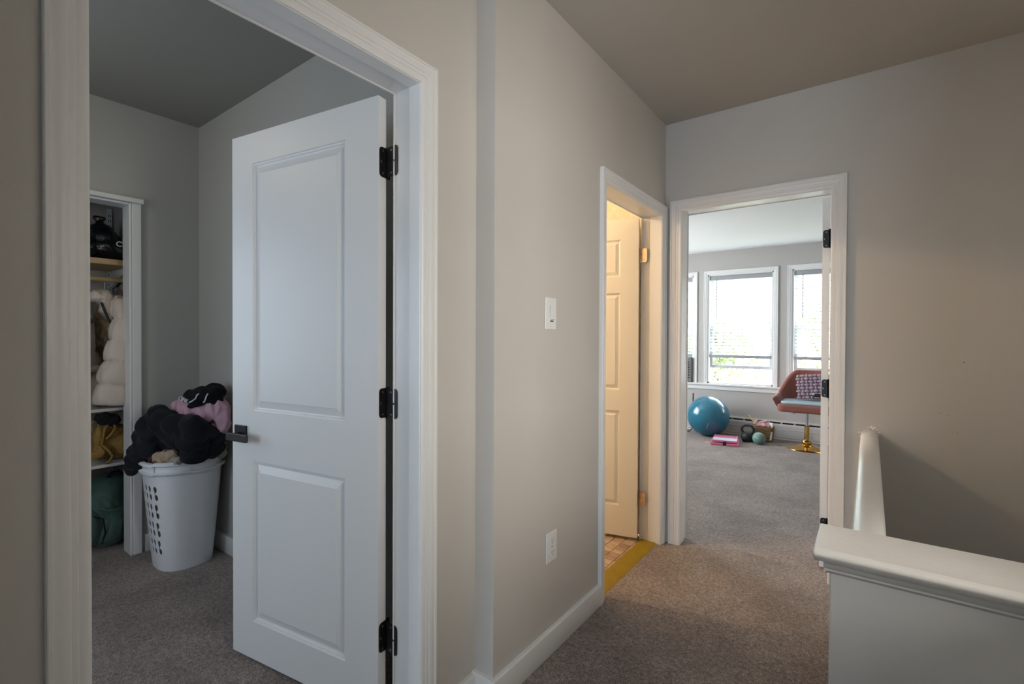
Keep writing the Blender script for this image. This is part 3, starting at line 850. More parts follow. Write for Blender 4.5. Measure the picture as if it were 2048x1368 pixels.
def soft(name, ells, mat, parent=None, label=None, **k):
    return mesh_obj(name, blob_mesh(name, ells, **k), mat, parent, smooth=80, label=label)
def text_obj(name, body, size, mat, parent, origin, xdir, ydir, thick=.0006):
    cu = bpy.data.curves.new(name, 'FONT'); cu.body = body; cu.size = size; cu.extrude = thick
    cu.align_x = 'CENTER'; cu.align_y = 'CENTER'; cu.offset = size*.012
    o = bpy.data.objects.new(name+'_raw', cu); COL.objects.link(o)
    dg = bpy.context.evaluated_depsgraph_get(); dg.update()
    me = bpy.data.meshes.new_from_object(o.evaluated_get(dg))
    bpy.data.objects.remove(o)
    x = Vector(xdir).normalized(); z = x.cross(Vector(ydir)).normalized(); y = z.cross(x)
    me.transform(Matrix(((x.x, y.x, z.x, origin[0]), (x.y, y.y, z.y, origin[1]), (x.z, y.z, z.z, origin[2]), (0, 0, 0, 1))))
    return me
def text(name, body, size, mat, parent, origin, xdir, ydir, onto=None, thick=.0006):
    me = text_obj(name, body, size, mat, parent, origin, xdir, ydir, thick)
    o = mesh_obj(name, me, mat, parent)
    if onto is not None:
        pass
    return o

# ------------------------------------------------------------------ laundry hamper
HC = (-3.085, 1.058)
hm = empty('laundry_hamper', (HC[0], HC[1], 0), 'tall white plastic laundry hamper overflowing with clothes in the corner', 'hamper')
HTOP = .585
def hamper_r(q, z):
    k = z/HTOP
    rx = .150 + (.188-.150)*k**.9
    ry = .130 + (.182-.130)*k**.9
    e = 2.5
    c, s_ = math.cos(q), math.sin(q)
    rr = (abs(c/rx)**e + abs(s_/ry)**e)**(-1/e)
    return rr
def hamper_pt(q, z, off=0):
    rr = hamper_r(q, z)+off
    return Vector((HC[0]+rr*math.cos(q), HC[1]+rr*math.sin(q), z))
HOLES = []
for row in range(4):
    for col in range(5):
        qc = R(-60 - col*14.5); zc = .425 - row*.098
        HOLES.append((qc, zc))
def solid(uq, uz):
    q = q_of(uq); z = uz*HTOP
    for row, (qc, zc) in enumerate(HOLES):
        dq = (q-qc)*.15; dz = z-zc
        dq += dz*.04
        for cz, cx in ((.022, -.001), (-.022, .002)):
            if ((dq-cx)/.0092)**2 + ((dz-cz)/.0165)**2 < 1: return False
        if abs(dq+.004) < .0022 and abs(dz) < .02: return False
    return True
NA, NB = 230, 70
def q_of(u):
    # fine steps over the sector with holes
    if u < NA/(NA+NB): return R(-132) + u*(NA+NB)/NA*R(86)
    return R(-46) + (u-NA/(NA+NB))*(NA+NB)/NB*R(274)
g = G().grid(lambda u, v: hamper_pt(q_of(u), v*HTOP), NA+NB, 190, keep=solid, wrap=True)
body = make('body', g, M['hamper'], hm, smooth=60)
sm = body.modifiers.new('thickness', 'SOLIDIFY'); sm.thickness = .0022; sm.offset = -1
g = G().add([hamper_pt(2*math.pi*i/48, .012) for i in range(48)], [tuple(range(48))])
make('base', g, M['hamper'], hm)
def band(z0, z1, out, amp=0.0):
    g = G()
    n = 96
    pr = [(0, z0), (out*.7, z0-.001), (out, z0+.003), (out, z1-.003), (out*.7, z1), (-.003, z1)]
    secs = []
    for i in range(n):
        q = 2*math.pi*i/n
        dz = amp*(1 if math.sin(q*4+.6) > .25 else 0)
        secs.append([hamper_pt(q, min(z, HTOP), o) + Vector((0, 0, z-min(z, HTOP)-dz)) for o, z in pr])
    m = len(pr)
    vs = [p for s_ in secs for p in s_]
    fs = [(i*m+k, i*m+(k+1), ((i+1) % n)*m+k+1, ((i+1) % n)*m+k) for i in range(n) for k in range(m-1)]
    return g.add(vs, fs)
make('rim', band(.574, .593, .017, .006), M['hamper'], hm, smooth=50)
make('rim', band(.526, .543, .017, .006), M['hamper'], hm, smooth=50)
# grip tab on the front
q0 = R(-62)
g = G()
tab = [hamper_pt(q0+dq, z, .009) for dq, z in ((-.055, .520), (.055, .520), (.075, .578), (-.075, .578))]
tab2 = [hamper_pt(q0+dq, z, .002) for dq, z in ((-.055, .520), (.055, .520), (.075, .578), (-.075, .578))]
make('grip_tab', G().strip(tab, tab2), M['hamper'], hm, bevel=.002)

# clothes in the hamper, each a thing of its own
tag(soft('hoodie', [((-3.10, .985, .760), (.085, .080, .085)), ((-3.155, .965, .790), (.060, .055, .070)), ((-3.165, .915, .720), (.055, .050, .085)), ((-3.03, 1.02, .735), (.11, .09, .085)),
    ((-2.93, 1.06, .730), (.09, .085, .090)), ((-2.875, 1.045, .760), (.042, .050, .085)), ((-2.860, 1.030, .690), (.060, .065, .075)), ((-2.855, 1.035, .630), (.050, .055, .045)),
    ((-2.875, 1.12, .680), (.06, .06, .085)), ((-3.10, .905, .680), (.065, .045, .070)), ((-3.150, .868, .610), (.055, .036, .065)), ((-3.185, .850, .545), (.056, .032, .052)), ((-3.09, .99, .69), (.09, .07, .05)), ((-3.0, 1.06, .67), (.10, .10, .06)), ((-3.20, .93, .70), (.04, .045, .06)), ((-2.97, 1.0, .70), (.08, .06, .04))],
    M['black_cloth'], fold=.030, fscale=6.0, stretch=(.30, .55, 2.1), rotz=20, roty=-38, seed=3.1, voxel=.008, smooth=22, sharp=2),
    'bulky black hoodie draped over the hamper with one sleeve hanging out', 'hoodie')
tag(soft('pink_shirt', [((-3.05, 1.09, .845), (.085, .060, .050)), ((-3.115, 1.055, .860), (.035, .035, .026)), ((-2.96, 1.15, .835), (.08, .06, .060)), ((-2.915, 1.175, .830), (.055, .045, .070)), ((-2.870, 1.178, .785), (.030, .030, .060)), ((-2.86, 1.175, .755), (.022, .022, .030))],
    M['pink_cloth'], fold=.022, fscale=11, stretch=(1.9, 1.9, .5), roty=25, seed=1.3, voxel=.006, smooth=3, sharp=2),
    'crumpled pale pink shirt between the black garments on the hamper', 'shirt')
shorts = tag(soft('black_shorts', [((-2.99, 1.13, .925), (.090, .065, .042)), ((-2.95, 1.165, .940), (.060, .055, .045)), ((-3.05, 1.09, .905), (.045, .040, .042), (0, 25, 30)), ((-2.985, 1.085, .895), (.050, .035, .040)), ((-2.925, 1.16, .905), (.035, .04, .045)), ((-3.02, 1.075, .865), (.06, .035, .022))],
    M['black_cloth2'], fold=.014, fscale=9, stretch=(1, 1, 2), roty=20, seed=6.0, voxel=.006, smooth=4, sharp=2),
    'black shorts with white drawstrings and white lettering on top of the laundry', 'shorts')
vx, vy = rt2, up2
def view_pt(px, py, depth):
    return Vector((0, 0, CAM_H)) + (fw + rt2*((px-1024)/F_PX) - up2*((py-684)/F_PX))*depth
text('print', 'UND', .030, M['white_print'], shorts, (-3.000, 1.040, .905), -rt2*.92+up2*.38, -rt2*.38-up2*.92, thick=.006)
for pts in (((-2.938, 1.098, .940), (-2.945, 1.090, .931), (-2.940, 1.083, .915), (-2.952, 1.072, .902), (-2.965, 1.060, .893)),
            ((-2.900, 1.128, .940), (-2.897, 1.120, .930), (-2.892, 1.113, .915), (-2.895, 1.110, .902), (-2.902, 1.106, .893))):
    make('drawstring', G().tube([Vector(p)-fw*.022 for p in pts], .0034, 8), M['white_print'], shorts, smooth=60)
tag(soft('beige_top', [((-2.985, .945, .612), (.052, .040, .034)), ((-2.950, .960, .618), (.038, .030, .032)), ((-3.02, .930, .608), (.034, .030, .030))], M['beige_cloth'], fold=.013, fscale=22, seed=4.2, voxel=.005, smooth=2, sharp=3),
    'crumpled beige top spilling over the hamper rim', 'top')
tag(soft('burgundy_top', [((-3.065, .922, .612), (.034, .032, .034))], M['red_cloth'], fold=.010, fscale=18, seed=2.2, voxel=.005, smooth=2, sharp=3),
    'dark burgundy garment peeking out left of the beige top', 'top')
tag(soft('grey_sock', [((-2.905, .975, .602), (.036, .028, .020)), ((-2.92, .965, .606), (.022, .020, .022))], M['grey_cloth'], fold=.009, fscale=24, seed=5.2, voxel=.0045, smooth=2, sharp=3),
    'small greyish rib knit garment at the hamper rim under the black hoodie', 'garment')
tag(soft('cream_towel', [((-2.90, 1.185, .635), (.030, .022, .045)), ((-2.905, 1.18, .60), (.03, .03, .03))], M['grey_cloth'], fold=.008, fscale=22, seed=8.2, voxel=.005, smooth=2, sharp=3),
    'cream cloth tucked at the right side of the hamper beside the door handle', 'cloth')

# ------------------------------------------------------------------ closet contents
sh = empty('pine_shelf', (-3.81, .5, 1.665), 'pine board shelf under the black plastic bag in the closet', 'shelf')
make('board', G().box(-4.0, -3.60, -.2, .998, 1.672, 1.706), M['pine'], sh, bevel=.002)
for y in (.10, .965):
    g = G().strip([(x, y-.008, z) for x, z in ((-3.995, 1.671), (-3.66, 1.671), (-3.66, 1.655), (-3.985, 1.565))], [(x, y+.008, z) for x, z in ((-3.995, 1.671), (-3.66, 1.671), (-3.66, 1.655), (-3.985, 1.565))])
    make('bracket', g, M['shelf'], sh, label='white angled bracket')
for nm, z, lab in (('white_shelf', .830, 'white shelf board under the hanging coats in the closet'), ('white_shelf', .505, 'white shelf board carrying the straw bag in the closet')):
    s_ = empty(nm, (-3.8, .5, z-.018), lab, 'shelf')
    make('board', G().box(-4.0, -3.56, -.2, .998, z-.018, z), M['shelf'], s_, bevel=.002)
    for y in (.10, .955):
        make('bracket', G().strip([(x, y-.006, zz) for x, zz in ((-3.995, z-.019), (-3.66, z-.019), (-3.985, z-.085))], [(x, y+.006, zz) for x, zz in ((-3.995, z-.019), (-3.66, z-.019), (-3.985, z-.085))]), M['shelf'], s_)
for y, lab in ((.955, 'white slotted shelf track on the closet back wall near its right side'), (.10, 'white slotted shelf track on the closet back wall, hidden by the door frame')):
    tk = empty('shelf_track', (-3.996, y, .3), lab, 'shelf track', group='slotted shelf tracks')
    make('rail', G().box(-4.0, -3.988, y-.013, y+.013, .30, 2.08), M['shelf'], tk, bevel=.001)
    s0 = None
    for k in range(54):
        for dy in (-.005, .005):
            if s0 is None: s0 = make('slot', G().box(-3.9885, -3.9875, y+dy-.0016, y+dy+.0016, .33, .345), M['dark'], tk)
            else: shared('slot', s0, s0.location+Vector((0, dy+.005, k*.032)), tk)
rod = empty('closet_rod', (-3.74, .5, 1.595), 'wooden closet rod with a white end socket above the coats', 'closet rod')
make('dowel', G().cyl((-3.74, -.2, 1.597), (-3.74, .985, 1.597), .015, 20), M['dowel'], rod, smooth=40)
for y in (.998, -.198):
    s_ = -1 if y > 0 else 1
    make('socket', G(Matrix.Translation((-3.74, y, 1.597)) @ Matrix.Rotation(R(90*s_), 4, 'X') @ Matrix.Rotation(R(180), 4, 'X')).lathe([(.030, 0), (.030, -.005), (.022, -.008), (.022, -.022), (.016, -.022)][::-1], n=24), M['shelf'], rod, smooth=40)

# black plastic bag
pb = tag(soft('plastic_bag', [((-3.76, .88, 1.775), (.13, .105, .070)), ((-3.76, .865, 1.83), (.11, .085, .065)), ((-3.78, .86, 1.88), (.08, .065, .05)), ((-3.72, .925, 1.76), (.09, .065, .055)), ((-3.74, .80, 1.77), (.09, .05, .065)), ((-3.76, .852, 1.925), (.022, .022, .035)), ((-3.76, .835, 1.955), (.018, .018, .018)), ((-3.755, .868, 1.957), (.018, .02, .018)), ((-3.76, .850, 1.960), (.02, .03, .014))],
    M['bag_plastic'], fold=.010, fscale=11, seed=2.0, voxel=.009, smooth=3, sharp=5), 'tied black plastic bag with white lettering on the top closet shelf', 'bag')
pb.location.z += .008
text('lettering', 'Cur', .044, M['white_print'], pb, (-3.630, .934, 1.792), (.22, .95, -.20), (0.1, .1, 1), thick=.010)

# puffer jacket
pj = empty('puffer_jacket', (-3.62, .88, .84), 'cream quilted puffer jacket hanging in the closet with its sleeve forward', 'jacket')
def sleeve(path, nseg, rad, mat, parent, name, flat=.8, bul=.22, wr=.15, seed=0, n=40, per=14, r_end=None):
    pts = [Vector(p) for p in path]
    L = [0]
    for p, q in zip(pts, pts[1:]): L.append(L[-1]+(q-p).length)
    def at(t):
        d = t*L[-1]
        for i in range(len(pts)-1):
            if d <= L[i+1]+1e-9:
                k = (d-L[i])/(L[i+1]-L[i]); return pts[i].lerp(pts[i+1], k)
        return pts[-1]
    m = nseg*per
    vs, fs = [], []
    smooth_at = lambda t: (at(max(0, t-.06))+at(t)*2+at(min(1, t+.06)))/4
    for i in range(m+1):
        t = i/m; c = smooth_at(t); tn = (smooth_at(min(1, t+.01))-smooth_at(max(0, t-.01))).normalized()
        x = Vector((1, 0, 0)); x = (x-tn*x.dot(tn)).normalized(); y = tn.cross(x)
        fr = (t*nseg) % 1.0 if i < m else 1.0
        bulge = math.sin(math.pi*fr)**.42 if 0 < fr < 1 else 0
        R0 = rad(t) if callable(rad) else rad
        for k in range(n):
            q = 2*math.pi*k/n
            wn = noise.noise(Vector((math.cos(q)*2.6+seed, math.sin(q)*2.6, t*nseg*1.3)))*.10 + noise.noise(Vector((math.cos(q)*8+seed, math.sin(q)*8, t*nseg*.8)))*wr*(1-bulge)*1.6
            rr = R0*((1-bul)+bul*bulge+wn)
            vs.append(c + x*math.cos(q)*rr*flat + y*math.sin(q)*rr)
    for i in range(m):
        for k in range(n):
            k2 = (k+1) % n
            fs.append((i*n+k, i*n+k2, (i+1)*n+k2, (i+1)*n+k))
    fs += [tuple(range(n-1, -1, -1)), tuple(m*n+k for k in range(n))]
    return make(name, G().add(vs, fs), mat, parent, smooth=80)
sleeve([(-3.56, .915, 1.475), (-3.53, .915, 1.38), (-3.51, .900, 1.25), (-3.50, .880, 1.10), (-3.50, .855, .97), (-3.50, .838, .845)], 5, lambda t: .050+.034*min(1, t*1.5), M['puffer'], pj, 'sleeve', seed=1)
soft('shoulder', [((-3.62, .90, 1.44), (.09, .055, .055)), ((-3.60, .865, 1.385), (.06, .04, .05)), ((-3.68, .87, 1.455), (.07, .05, .045))], M['puffer'], pj, fold=.008, fscale=14, seed=3, voxel=.008)
soft('hood', [((-3.62, .835, 1.475), (.07, .045, .050)), ((-3.60, .800, 1.480), (.05, .035, .040)), ((-3.60, .838, 1.415), (.05, .030, .060), (0, 0, 0))], M['puffer'], pj, fold=.010, fscale=16, seed=7, voxel=.007)
soft('body', [((-3.72, .875, 1.26), (.17, .055, .22)), ((-3.72, .87, 1.05), (.17, .055, .20))], M['puffer_in'], pj, fold=.014, fscale=10, stretch=(1, 1, 2.2), seed=9, voxel=.012)
make('cuff_band', G().tube([(-3.535, .895, 1.432), (-3.515, .930, 1.412), (-3.50, .95, 1.405)], .011, 10, flat=.5), M['black_cloth2'], pj, smooth=60, label='black and white strap')
make('collar_trim', G().tube([(-3.545, .810, 1.445), (-3.54, .825, 1.395), (-3.54, .842, 1.345), (-3.545, .852, 1.33)], .007, 8), M['dark'], pj, smooth=60)
make('hanger_hook', G().tube([(-3.74, .872, 1.525), (-3.74, .872, 1.575), (-3.74, .866, 1.60), (-3.74, .873, 1.617), (-3.74, .883, 1.612), (-3.74, .886, 1.597)], .0022, 8), M['screw'], pj, smooth=60)
# mauve coat
mc = empty('mauve_coat', (-3.66, .74, 1.0), 'mauve wool coat hanging at the left edge of the closet', 'coat')
soft('body', [((-3.64, .70, 1.35), (.15, .085, .12)), ((-3.60, .735, 1.22), (.10, .060, .18)), ((-3.62, .72, 1.12), (.14, .085, .10))], M['mauve'], mc, fold=.010, fscale=8, seed=4, voxel=.012)
soft('hem', [((-3.58, .765, 1.068), (.10, .055, .022))], M['mauve'], mc, fold=.006, fscale=14, seed=5, voxel=.008)
make('button', G(Matrix.Translation((-3.505, .757, 1.335)) @ Matrix.Rotation(R(90), 4, 'Y')).lathe([(0, .004), (.012, .003), (.014, -.006)], n=16), M['dark'], mc, smooth=50)
make('hanger_bar', G().tube([(-3.70, .74, 1.50), (-3.66, .80, 1.512), (-3.66, .86, 1.505)], .009, 8), M['black_plastic'], mc, smooth=50)
cc = tag(soft('tan_coat', [((-3.70, .815, 1.00), (.12, .030, .17)), ((-3.66, .80, .90), (.09, .022, .06))], M['puffer_in'], fold=.012, fscale=9, stretch=(1, 1, .5), seed=12, voxel=.009), 'tan coat hanging behind between the mauve coat and the puffer jacket', 'coat')
gc = tag(soft('grey_shirt', [((-3.80, .955, 1.40), (.10, .022, .16)), ((-3.80, .955, 1.15), (.12, .022, .2))], M['mauve'], fold=.010, fscale=9, stretch=(1, 1, .5), seed=15, voxel=.009), 'dull brown shirt hanging at the right end of the closet rod', 'shirt')
tag(soft('fur_hat', [((-3.60, .835, .765), (.045, .045, .035)), ((-3.60, .865, .755), (.045, .045, .035)), ((-3.58, .820, .785), (.04, .03, .018))], M['fur'], fold=.010, fscale=40, seed=5, voxel=.007, fine=.004), 'black fluffy hat under the puffer sleeve in the closet', 'hat')
# straw bag
sb = empty('straw_bag', (-3.68, .86, .505), 'folded golden straw tote bag on the lower closet shelf', 'bag')
soft('body', [((-3.70, .90, .620), (.12, .065, .105)), ((-3.66, .925, .60), (.10, .055, .09)), ((-3.70, .84, .585), (.10, .05, .075)), ((-3.69, .915, .680), (.08, .050, .036))], M['straw'], sb, fold=.008, fscale=9, stretch=(1, 1, .6), seed=3, voxel=.008)
soft('flap', [((-3.60, .800, .645), (.028, .020, .085), (0, 10, 18)), ((-3.585, .812, .575), (.024, .024, .030)), ((-3.60, .785, .56), (.03, .022, .03))], M['straw'], sb, fold=.005, fscale=16, seed=8, voxel=.006)
make('handle', G().tube([(-3.59, .815, .600), (-3.575, .822, .660), (-3.575, .830, .715), (-3.58, .850, .738), (-3.575, .872, .735), (-3.57, .878, .710), (-3.57, .862, .680), (-3.575, .835, .650)], .0065, 8), M['straw'], sb, smooth=60)
make('handle', G().tube([(-3.62, .790, .690), (-3.61, .778, .735), (-3.61, .785, .757), (-3.61, .803, .755), (-3.61, .812, .725)], .006, 8), M['straw'], sb, smooth=60)
make('corner_strap', G().tube([(-3.575, .820, .615), (-3.565, .842, .585), (-3.560, .862, .550), (-3.560, .850, .522), (-3.562, .832, .512)], .008, 8), M['straw'], sb, smooth=60)
h0 = None
for i in range(6):
    for j in range(4):
        if (i+j) % 2: continue
        c = (-3.5735-.0*i, .826+.007*i-.002*j, .545+.008*j+.0015*i)
        if h0 is None: h0 = make('mesh_hole', G().ell(c, (.0045, .0024, .0032), nu=8, nv=6), M['dark'], sb)
        else: shared('mesh_hole', h0, c, sb)
# green backpack
gb = empty('green_backpack', (-3.70, .87, 0), 'dark green backpack slumped on the closet floor', 'backpack')
soft('body', [((-3.73, .84, .20), (.16, .13, .19)), ((-3.70, .80, .14), (.14, .12, .13)), ((-3.74, .87, .33), (.13, .11, .085)), ((-3.72, .90, .16), (.13, .085, .15))], M['green'], gb, fold=.012, fscale=7, seed=6, voxel=.012)
soft('front_pocket', [((-3.64, .87, .125), (.11, .095, .115)), ((-3.63, .845, .09), (.10, .10, .08))], M['green'], gb, fold=.008, fscale=8, seed=9, voxel=.010)
soft('side_pocket', [((-3.60, .765, .14), (.08, .055, .11))], M['green'], gb, fold=.006, fscale=9, seed=11, voxel=.009)
make('piping', G().tube([(-3.56, .80, .255), (-3.535, .83, .242), (-3.53, .87, .236), (-3.54, .91, .238), (-3.57, .955, .240)], .006, 8), M['green'], gb, smooth=60)
make('top_strap', G().tube([(-3.66, .865, .405), (-3.65, .88, .432), (-3.655, .915, .432), (-3.67, .94, .40)], .010, 8), M['black_cloth2'], gb, smooth=60)
for pth in ([(-3.545, .770, .22), (-3.525, .81, .20), (-3.53, .82, .12), (-3.55, .81, .05)],):
    make('zipper', G().tube(pth, .004, 6), M['black_cloth2'], gb, smooth=60)

# ------------------------------------------------------------------ bedroom things
bl = empty('exercise_ball', (-1.665, 6.46, 0), 'large shiny blue exercise ball on the bedroom carpet', 'exercise ball')
g = G()
for i in range(1): g.ell((-1.665, 6.46, .252), (.256, .256, .252), nu=64, nv=40)
make('ball', g, M['ball_blue'], bl, smooth=80)
g = G()
for k in range(9):
    bn = Vector((.16+.012*k, -.93, -.52+.040*k)).normalized()
    g.ell(Vector((-1.665, 6.46, .252))+bn*.2545, (.0025, .002, .0030 if k % 3 else .0042), nu=8, nv=6)
make('print', g, M['white_paper'], bl)

kb = empty('kettlebell', (-1.187, 6.385, 0), 'black iron kettlebell in front of the woven basket', 'kettlebell')
make('body', G().lathe([(0, 0), (.052, 0), (.058, .006), (.070, .040), (.072, .062), (.066, .090), (.050, .108), (.030, .116), (0, .118)], (-1.187, 6.385, 0), 32), M['iron'], kb, smooth=50)
hp = [(-1.187-.040, 6.385, .095), (-1.187-.064, 6.385, .130), (-1.187-.066, 6.385, .160), (-1.187-.050, 6.385, .186), (-1.187-.025, 6.385, .196), (-1.187, 6.385, .197),
      (-1.187+.025, 6.385, .196), (-1.187+.050, 6.385, .186), (-1.187+.066, 6.385, .160), (-1.187+.064, 6.385, .130), (-1.187+.040, 6.385, .095)]
make('handle', G().tube(hp, .0155, 14), M['iron'], kb, smooth=60)
wb = empty('weighted_ball', (-1.047, 6.30, 0), 'small sage green weighted ball beside the kettlebell', 'ball')
make('ball', G().ell((-1.047, 6.30, .070), (.073, .073, .070), nu=40, nv=24), M['ball_green'], wb, smooth=80)
make('print', G().ell((-1.050, 6.2285, .082), (.005, .0025, .004), nu=10, nv=6), M['white_paper'], wb)

bk = empty('woven_basket', (-1.03, 6.55, 0), 'small brown woven basket filled with pink things by the heater', 'basket')
def rrect(cx, cy, hx, hy, rr, n=6):
    pts = []
    for sx, sy, a0 in ((1, 1, 0), (-1, 1, 90), (-1, -1, 180), (1, -1, 270)):
        for k in range(n+1):
            q = R(a0+90*k/n); pts.append((cx+sx*(hx-rr)+rr*math.cos(q), cy+sy*(hy-rr)+rr*math.sin(q)))
    return pts
g = G()
ring = [[(x, y, z) for x, y in rrect(-1.03, 6.55, hx, hy, .035)] for hx, hy, z in ((.088, .075, .004), (.092, .080, .06), (.098, .086, .12), (.100, .088, .178), (.094, .082, .178), (.086, .074, .02))]
n = len(ring[0])
g.add([p for r_ in ring for p in r_], [(i*n+k, i*n+(k+1) % n, (i+1)*n+(k+1) % n, (i+1)*n+k) for i in range(5) for k in range(n)] + [tuple(range(n))] + [tuple(5*n+k for k in range(n))])
make('body', g, M['basket'], bk, smooth=50)
for i in range(7):
    z = .02+i*.024
    k = z/.178
    make('weave_band', G().tube([(x, y, z) for x, y in rrect(-1.03, 6.55, .090+.012*k, .077+.013*k, .036)+[rrect(-1.03, 6.55, .090+.012*k, .077+.013*k, .036)[0]]], .0045, 6, cap=False), M['basket'], bk, smooth=60)
make('tag', G().box(-.012, .012, -.001, .001, -.035, .035).v and G(Matrix.Translation((-.945, 6.472, .085)) @ Matrix.Rotation(R(6), 4, 'Y') @ Matrix.Rotation(R(20), 4, 'Z')).box(-.010, .010, -.001, .001, -.055, .045), M['white_paper'], bk, label='white strip')
tag(soft('pink_towel', [((-1.04, 6.53, .20), (.075, .065, .035)), ((-1.10, 6.52, .205), (.05, .04, .028)), ((-.98, 6.53, .19), (.04, .05, .025))], M['basket_things'], fold=.013, fscale=22, seed=3, voxel=.006, smooth=2), 'crumpled pink towel in the woven basket', 'towel')
tag(soft('pink_strap', [((-1.055, 6.50, .232), (.05, .012, .012), (0, -25, 10)), ((-1.015, 6.50, .246), (.025, .012, .012))], M['pink_cloth'], fold=.004, fscale=30, seed=5, voxel=.005, smooth=2), 'folded pink strap on top of the basket', 'strap')
dr = empty('wooden_roller', (-1.15, 6.50, .21), 'wooden massage roller with a thin handle sticking out of the basket to the left', 'roller')
make('grip', G().tube([(-1.135, 6.50, .235), (-1.165, 6.50, .262), (-1.195, 6.50, .300), (-1.203, 6.50, .306)], [.013, .011, .009, .006], 10), M['wood_light'], dr, smooth=60)
make('head', G().ell((-1.115, 6.50, .225), (.026, .022, .032), nu=16, nv=10), M['wood_light'], dr, smooth=70)
tag(make('white_tissue', G().strip([(-.965, 6.50, .17), (-.935, 6.49, .17), (-.930, 6.49, .235), (-.975, 6.50, .238)], [(-.965, 6.515, .17), (-.935, 6.505, .17), (-.925, 6.505, .235), (-.970, 6.515, .238)]), M['white_paper'], bevel=.003), 'white tube standing at the right side of the basket', 'tube')
tag(make('white_card', G().strip([(-1.60, 6.03, .0), (-1.545, 6.05, .0), (-1.55, 6.08, .0)], [(-1.60, 6.03, .003), (-1.545, 6.05, .003), (-1.55, 6.08, .003)]), M['white_paper']), 'tiny white paper scrap on the carpet by the pink board', 'paper')

# pink push-up board
pbd = empty('workout_board', (-1.40, 6.22, 0), 'pink foldable workout board with a lavender top on the carpet', 'workout board')
T = Matrix.Translation((-1.390, 6.185, 0)) @ Matrix.Rotation(R(10), 4, 'Z')
make('deck', G(T).box(-.135, .135, -.22, .14, .036, .058), M['pink'], pbd, bevel=.004)
make('pad', G(T).box(-.132, .132, -.218, -.06, .058, .063), M['lavender'], pbd, bevel=.003)
make('foot', G(T).box(-.150, -.018, -.235, .13, 0, .028), M['pink'], pbd, bevel=.005)
make('foot', G(T).box(.018, .150, -.235, .13, 0, .028), M['pink'], pbd, bevel=.005)
make('hinge_gap', G(T).box(-.012, .012, -.221, .13, .005, .050), M['dark'], pbd)
for k, y in enumerate((-.03, .01, .05, .09, .12)):
    make('groove', G(T).box(-.11+.03*(k % 2), .11, y-.004, y+.004, .0575, .0592), M['velvet'], pbd)

# swivel armchair
cx, cy = -.570, 6.37
ch = empty('swivel_armchair', (cx, cy, 0), 'dusty pink swivel armchair with a gold pedestal, partly behind the open bedroom door', 'armchair')
make('base', G().lathe([(0, .0), (.205, .0), (.207, .004), (.200, .008), (.150, .018), (.090, .034), (.055, .050), (.034, .062), (.030, .066)], (cx, cy, 0), 56), M['gold'], ch, smooth=40)
make('collar', G().lathe([(.028, .060), (.048, .066), (.052, .076), (.046, .088), (.026, .098), (.024, .104)], (cx, cy, 0), 40), M['gold'], ch, smooth=50)
make('pedestal', G().lathe([(.024, .095), (.0245, .258), (.020, .262), (0, .262)], (cx, cy, 0), 32), M['gold'], ch, smooth=40)
make('gas_lift', G().cyl((cx, cy, .25), (cx, cy, .430), .0135, 20), M['chrome'], ch, smooth=40)
make('lift_lever', G().tube([(cx-.02, cy-.02, .425), (cx-.07, cy-.05, .421), (cx-.13, cy-.08, .402)], .004, 8), M['chrome'], ch, smooth=40)
make('swivel_plate', G().lathe([(.03, .422), (.035, .430), (.10, .438)], (cx, cy, 0), 24), M['velvet'], ch, smooth=40)
def ss(x): x = max(0, min(1, x)); return x*x*(3-2*x)
NS, NV = 84, 14
vs, fs = [], []
for i in range(NS+1):
    an = R(-120+240*i/NS)
    k = abs(math.degrees(an))
    end = math.sqrt(max(0.0, 1-max(0, (k-111)/9.0)**2))      # rounds off the arm ends
    topz = .618 + .262*ss((86-k)/62) - .015*ss((k-92)/20)
    th = .052*(.25+.75*end)
    zmid = .50
    sec = []
    for side in (1, 0):
        rng_ = range(NV+1) if side else range(NV, -1, -1)
        for j in rng_:
            v = j/NV
            z = .428+(topz-th*.5-.428)*v
            z = zmid+(z-zmid)*(.72+.28*end)
            fl = .80+.20*v**.7
            lean = .05*max(0, v-.2)*ss((80-k)/60)
            sn, cs = math.sin(an), math.cos(an)
            if k < 90: x, y, nx, ny = .318*sn*fl, .215*cs, -sn, -cs
            else: x, y, nx, ny = math.copysign(.318, an)*fl, -.27*(k-90)/30*(.84+.16*v), -math.copysign(1, an), 0
            o_ = 0 if side else th
            sec.append(Vector((cx+x+nx*o_, cy+.05+y+ny*o_+lean, z)))
        if side:
            A_, n_ = sec[-1], Vector((nx, ny, 0))
            for q in range(1, 7):
                t_ = math.pi*q/7
                sec.append(A_ + n_*(th/2)*(1-math.cos(t_)) + Vector((0, 0, math.sin(t_)*th*.5)))
    m_n = len(sec)
    vs += sec
for i in range(NS):
    for j in range(m_n):
        j2 = (j+1) % m_n
        fs.append((i*m_n+j, i*m_n+j2, (i+1)*m_n+j2, (i+1)*m_n+j))
fs += [tuple(range(m_n)), tuple(NS*m_n+j for j in range(m_n))]
make('shell', G().add(vs, fs), M['velvet'], ch, smooth=60)
seat = rrect(cx, cy-.022, .272, .252, .07)
make('seat', G().strip([(x, y, .432) for x, y in seat], [(x, y, .518) for x, y in seat]), M['velvet'], ch, bevel=.026, seg=4)
# seat pad
tag(make('seat_pad', G().strip([(x, y, .520) for x, y in rrect(cx, cy-.02, .242, .225, .08)], [(x, y, .546) for x, y in rrect(cx, cy-.02, .242, .225, .08)]), M['pad'], bevel=.012, seg=3), 'thin pale blue seat pad on the pink armchair', 'seat pad')
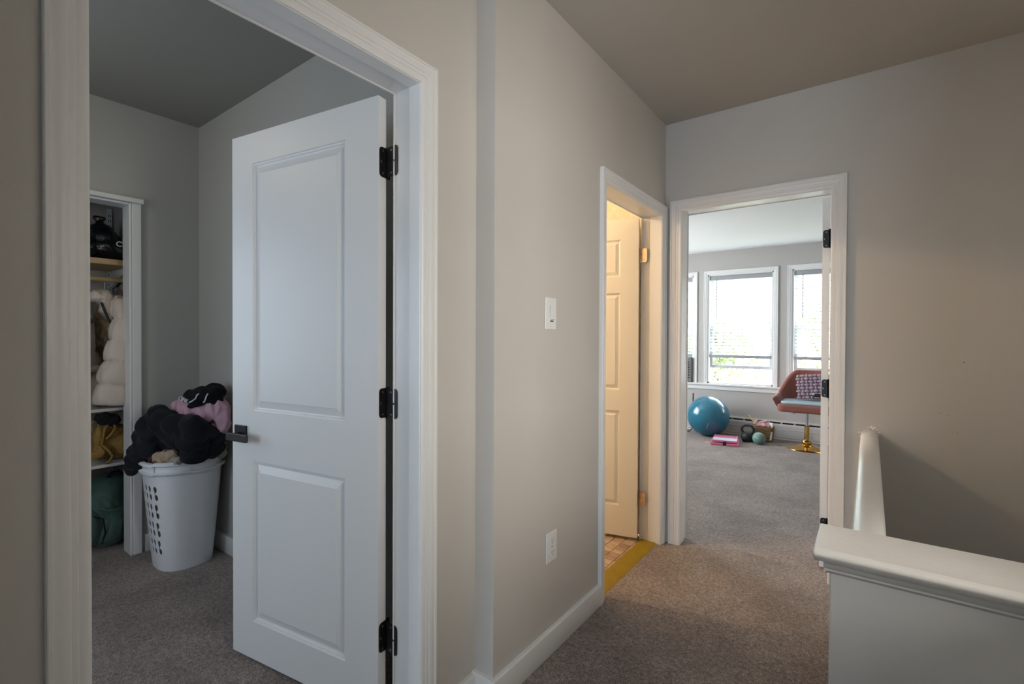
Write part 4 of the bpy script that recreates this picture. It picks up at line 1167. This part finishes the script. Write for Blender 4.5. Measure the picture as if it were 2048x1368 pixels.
# chunky knit pillow
kp = empty('knit_pillow', (cx+.06, cy+.10, .55), 'mauve chunky knit pillow leaning on the armchair back', 'pillow')
T = Matrix.Translation((cx+.060, cy+.085, .700)) @ Matrix.Rotation(R(-14), 4, 'X') @ Matrix.Rotation(R(-5), 4, 'Y')
make('core', G(T).ell((0, 0, 0), (.155, .050, .135), nu=28, nv=18), M['knit'], kp, smooth=80)
loop_h = loop_v = None
for i in range(8):
    for j in range(8):
        x = -.150+i*.0425; z = -.126+j*.0355
        d_ = .052*math.sqrt(max(0, 1-(x/.20)**2))*math.sqrt(max(0, 1-(z/.18)**2))
        hor = (i+j) % 2 == 0
        c = T @ Vector((x, -d_-(.012 if hor else .003), z))
        if hor:
            if loop_h is None: loop_h = make('yarn_loop', G(Matrix.Translation(c)).ell((0, 0, 0), (.0275, .018, .0150), nu=16, nv=10), M['knit'], kp, smooth=80)
            else: shared('yarn_loop', loop_h, c, kp)
        else:
            if loop_v is None: loop_v = make('yarn_loop', G(Matrix.Translation(c)).ell((0, 0, 0), (.0170, .018, .0195), nu=16, nv=10), M['knit'], kp, smooth=80)
            else: shared('yarn_loop', loop_v, c, kp)

# dark things behind the ball, at the left door frame
tag(make('floor_cable', G().tube([(-2.02, 6.60, .02), (-1.93, 6.55, .010), (-1.90, 6.62, .05), (-1.935, 6.74, .30), (-1.935, 6.745, .50)], .008, 8), M['black_plastic'], smooth=60), 'black cable behind the blue ball at the left door frame', 'cable')

# ------------------------------------------------------------------ lamps with their own light
def ceiling_lamp(name, label, loc, energy, color, rad=.11):
    root = empty(name, loc, label, 'lamp')
    x, y, z = loc
    make('base', G().lathe([(rad*1.05, 0), (rad*1.05, -.02), (rad*.95, -.022)], (x, y, z), 32), M['trim'], root, smooth=40)
    make('shade', G().lathe([(rad*.95, -.022), (rad*.9, -.045), (rad*.6, -.07), (0, -.082)], (x, y, z), 32), M['lampglass'], root, smooth=60)
    l = bpy.data.lights.new(name+'_light', 'POINT'); l.energy = energy; l.color = color; l.shadow_soft_size = .06
    lo = bpy.data.objects.new(name+'_light', l); COL.objects.link(lo); lo.location = (x, y, z-.16)
ceiling_lamp('bathroom_lamp', 'round ceiling lamp glowing warm inside the bathroom', (-2.30, 1.80, 2.45), 58, (1.0, .76, .50))
ceiling_lamp('laundry_lamp', 'round ceiling lamp in the laundry room left of the doorway', (-2.75, -.25, H), 3.5, WARM)
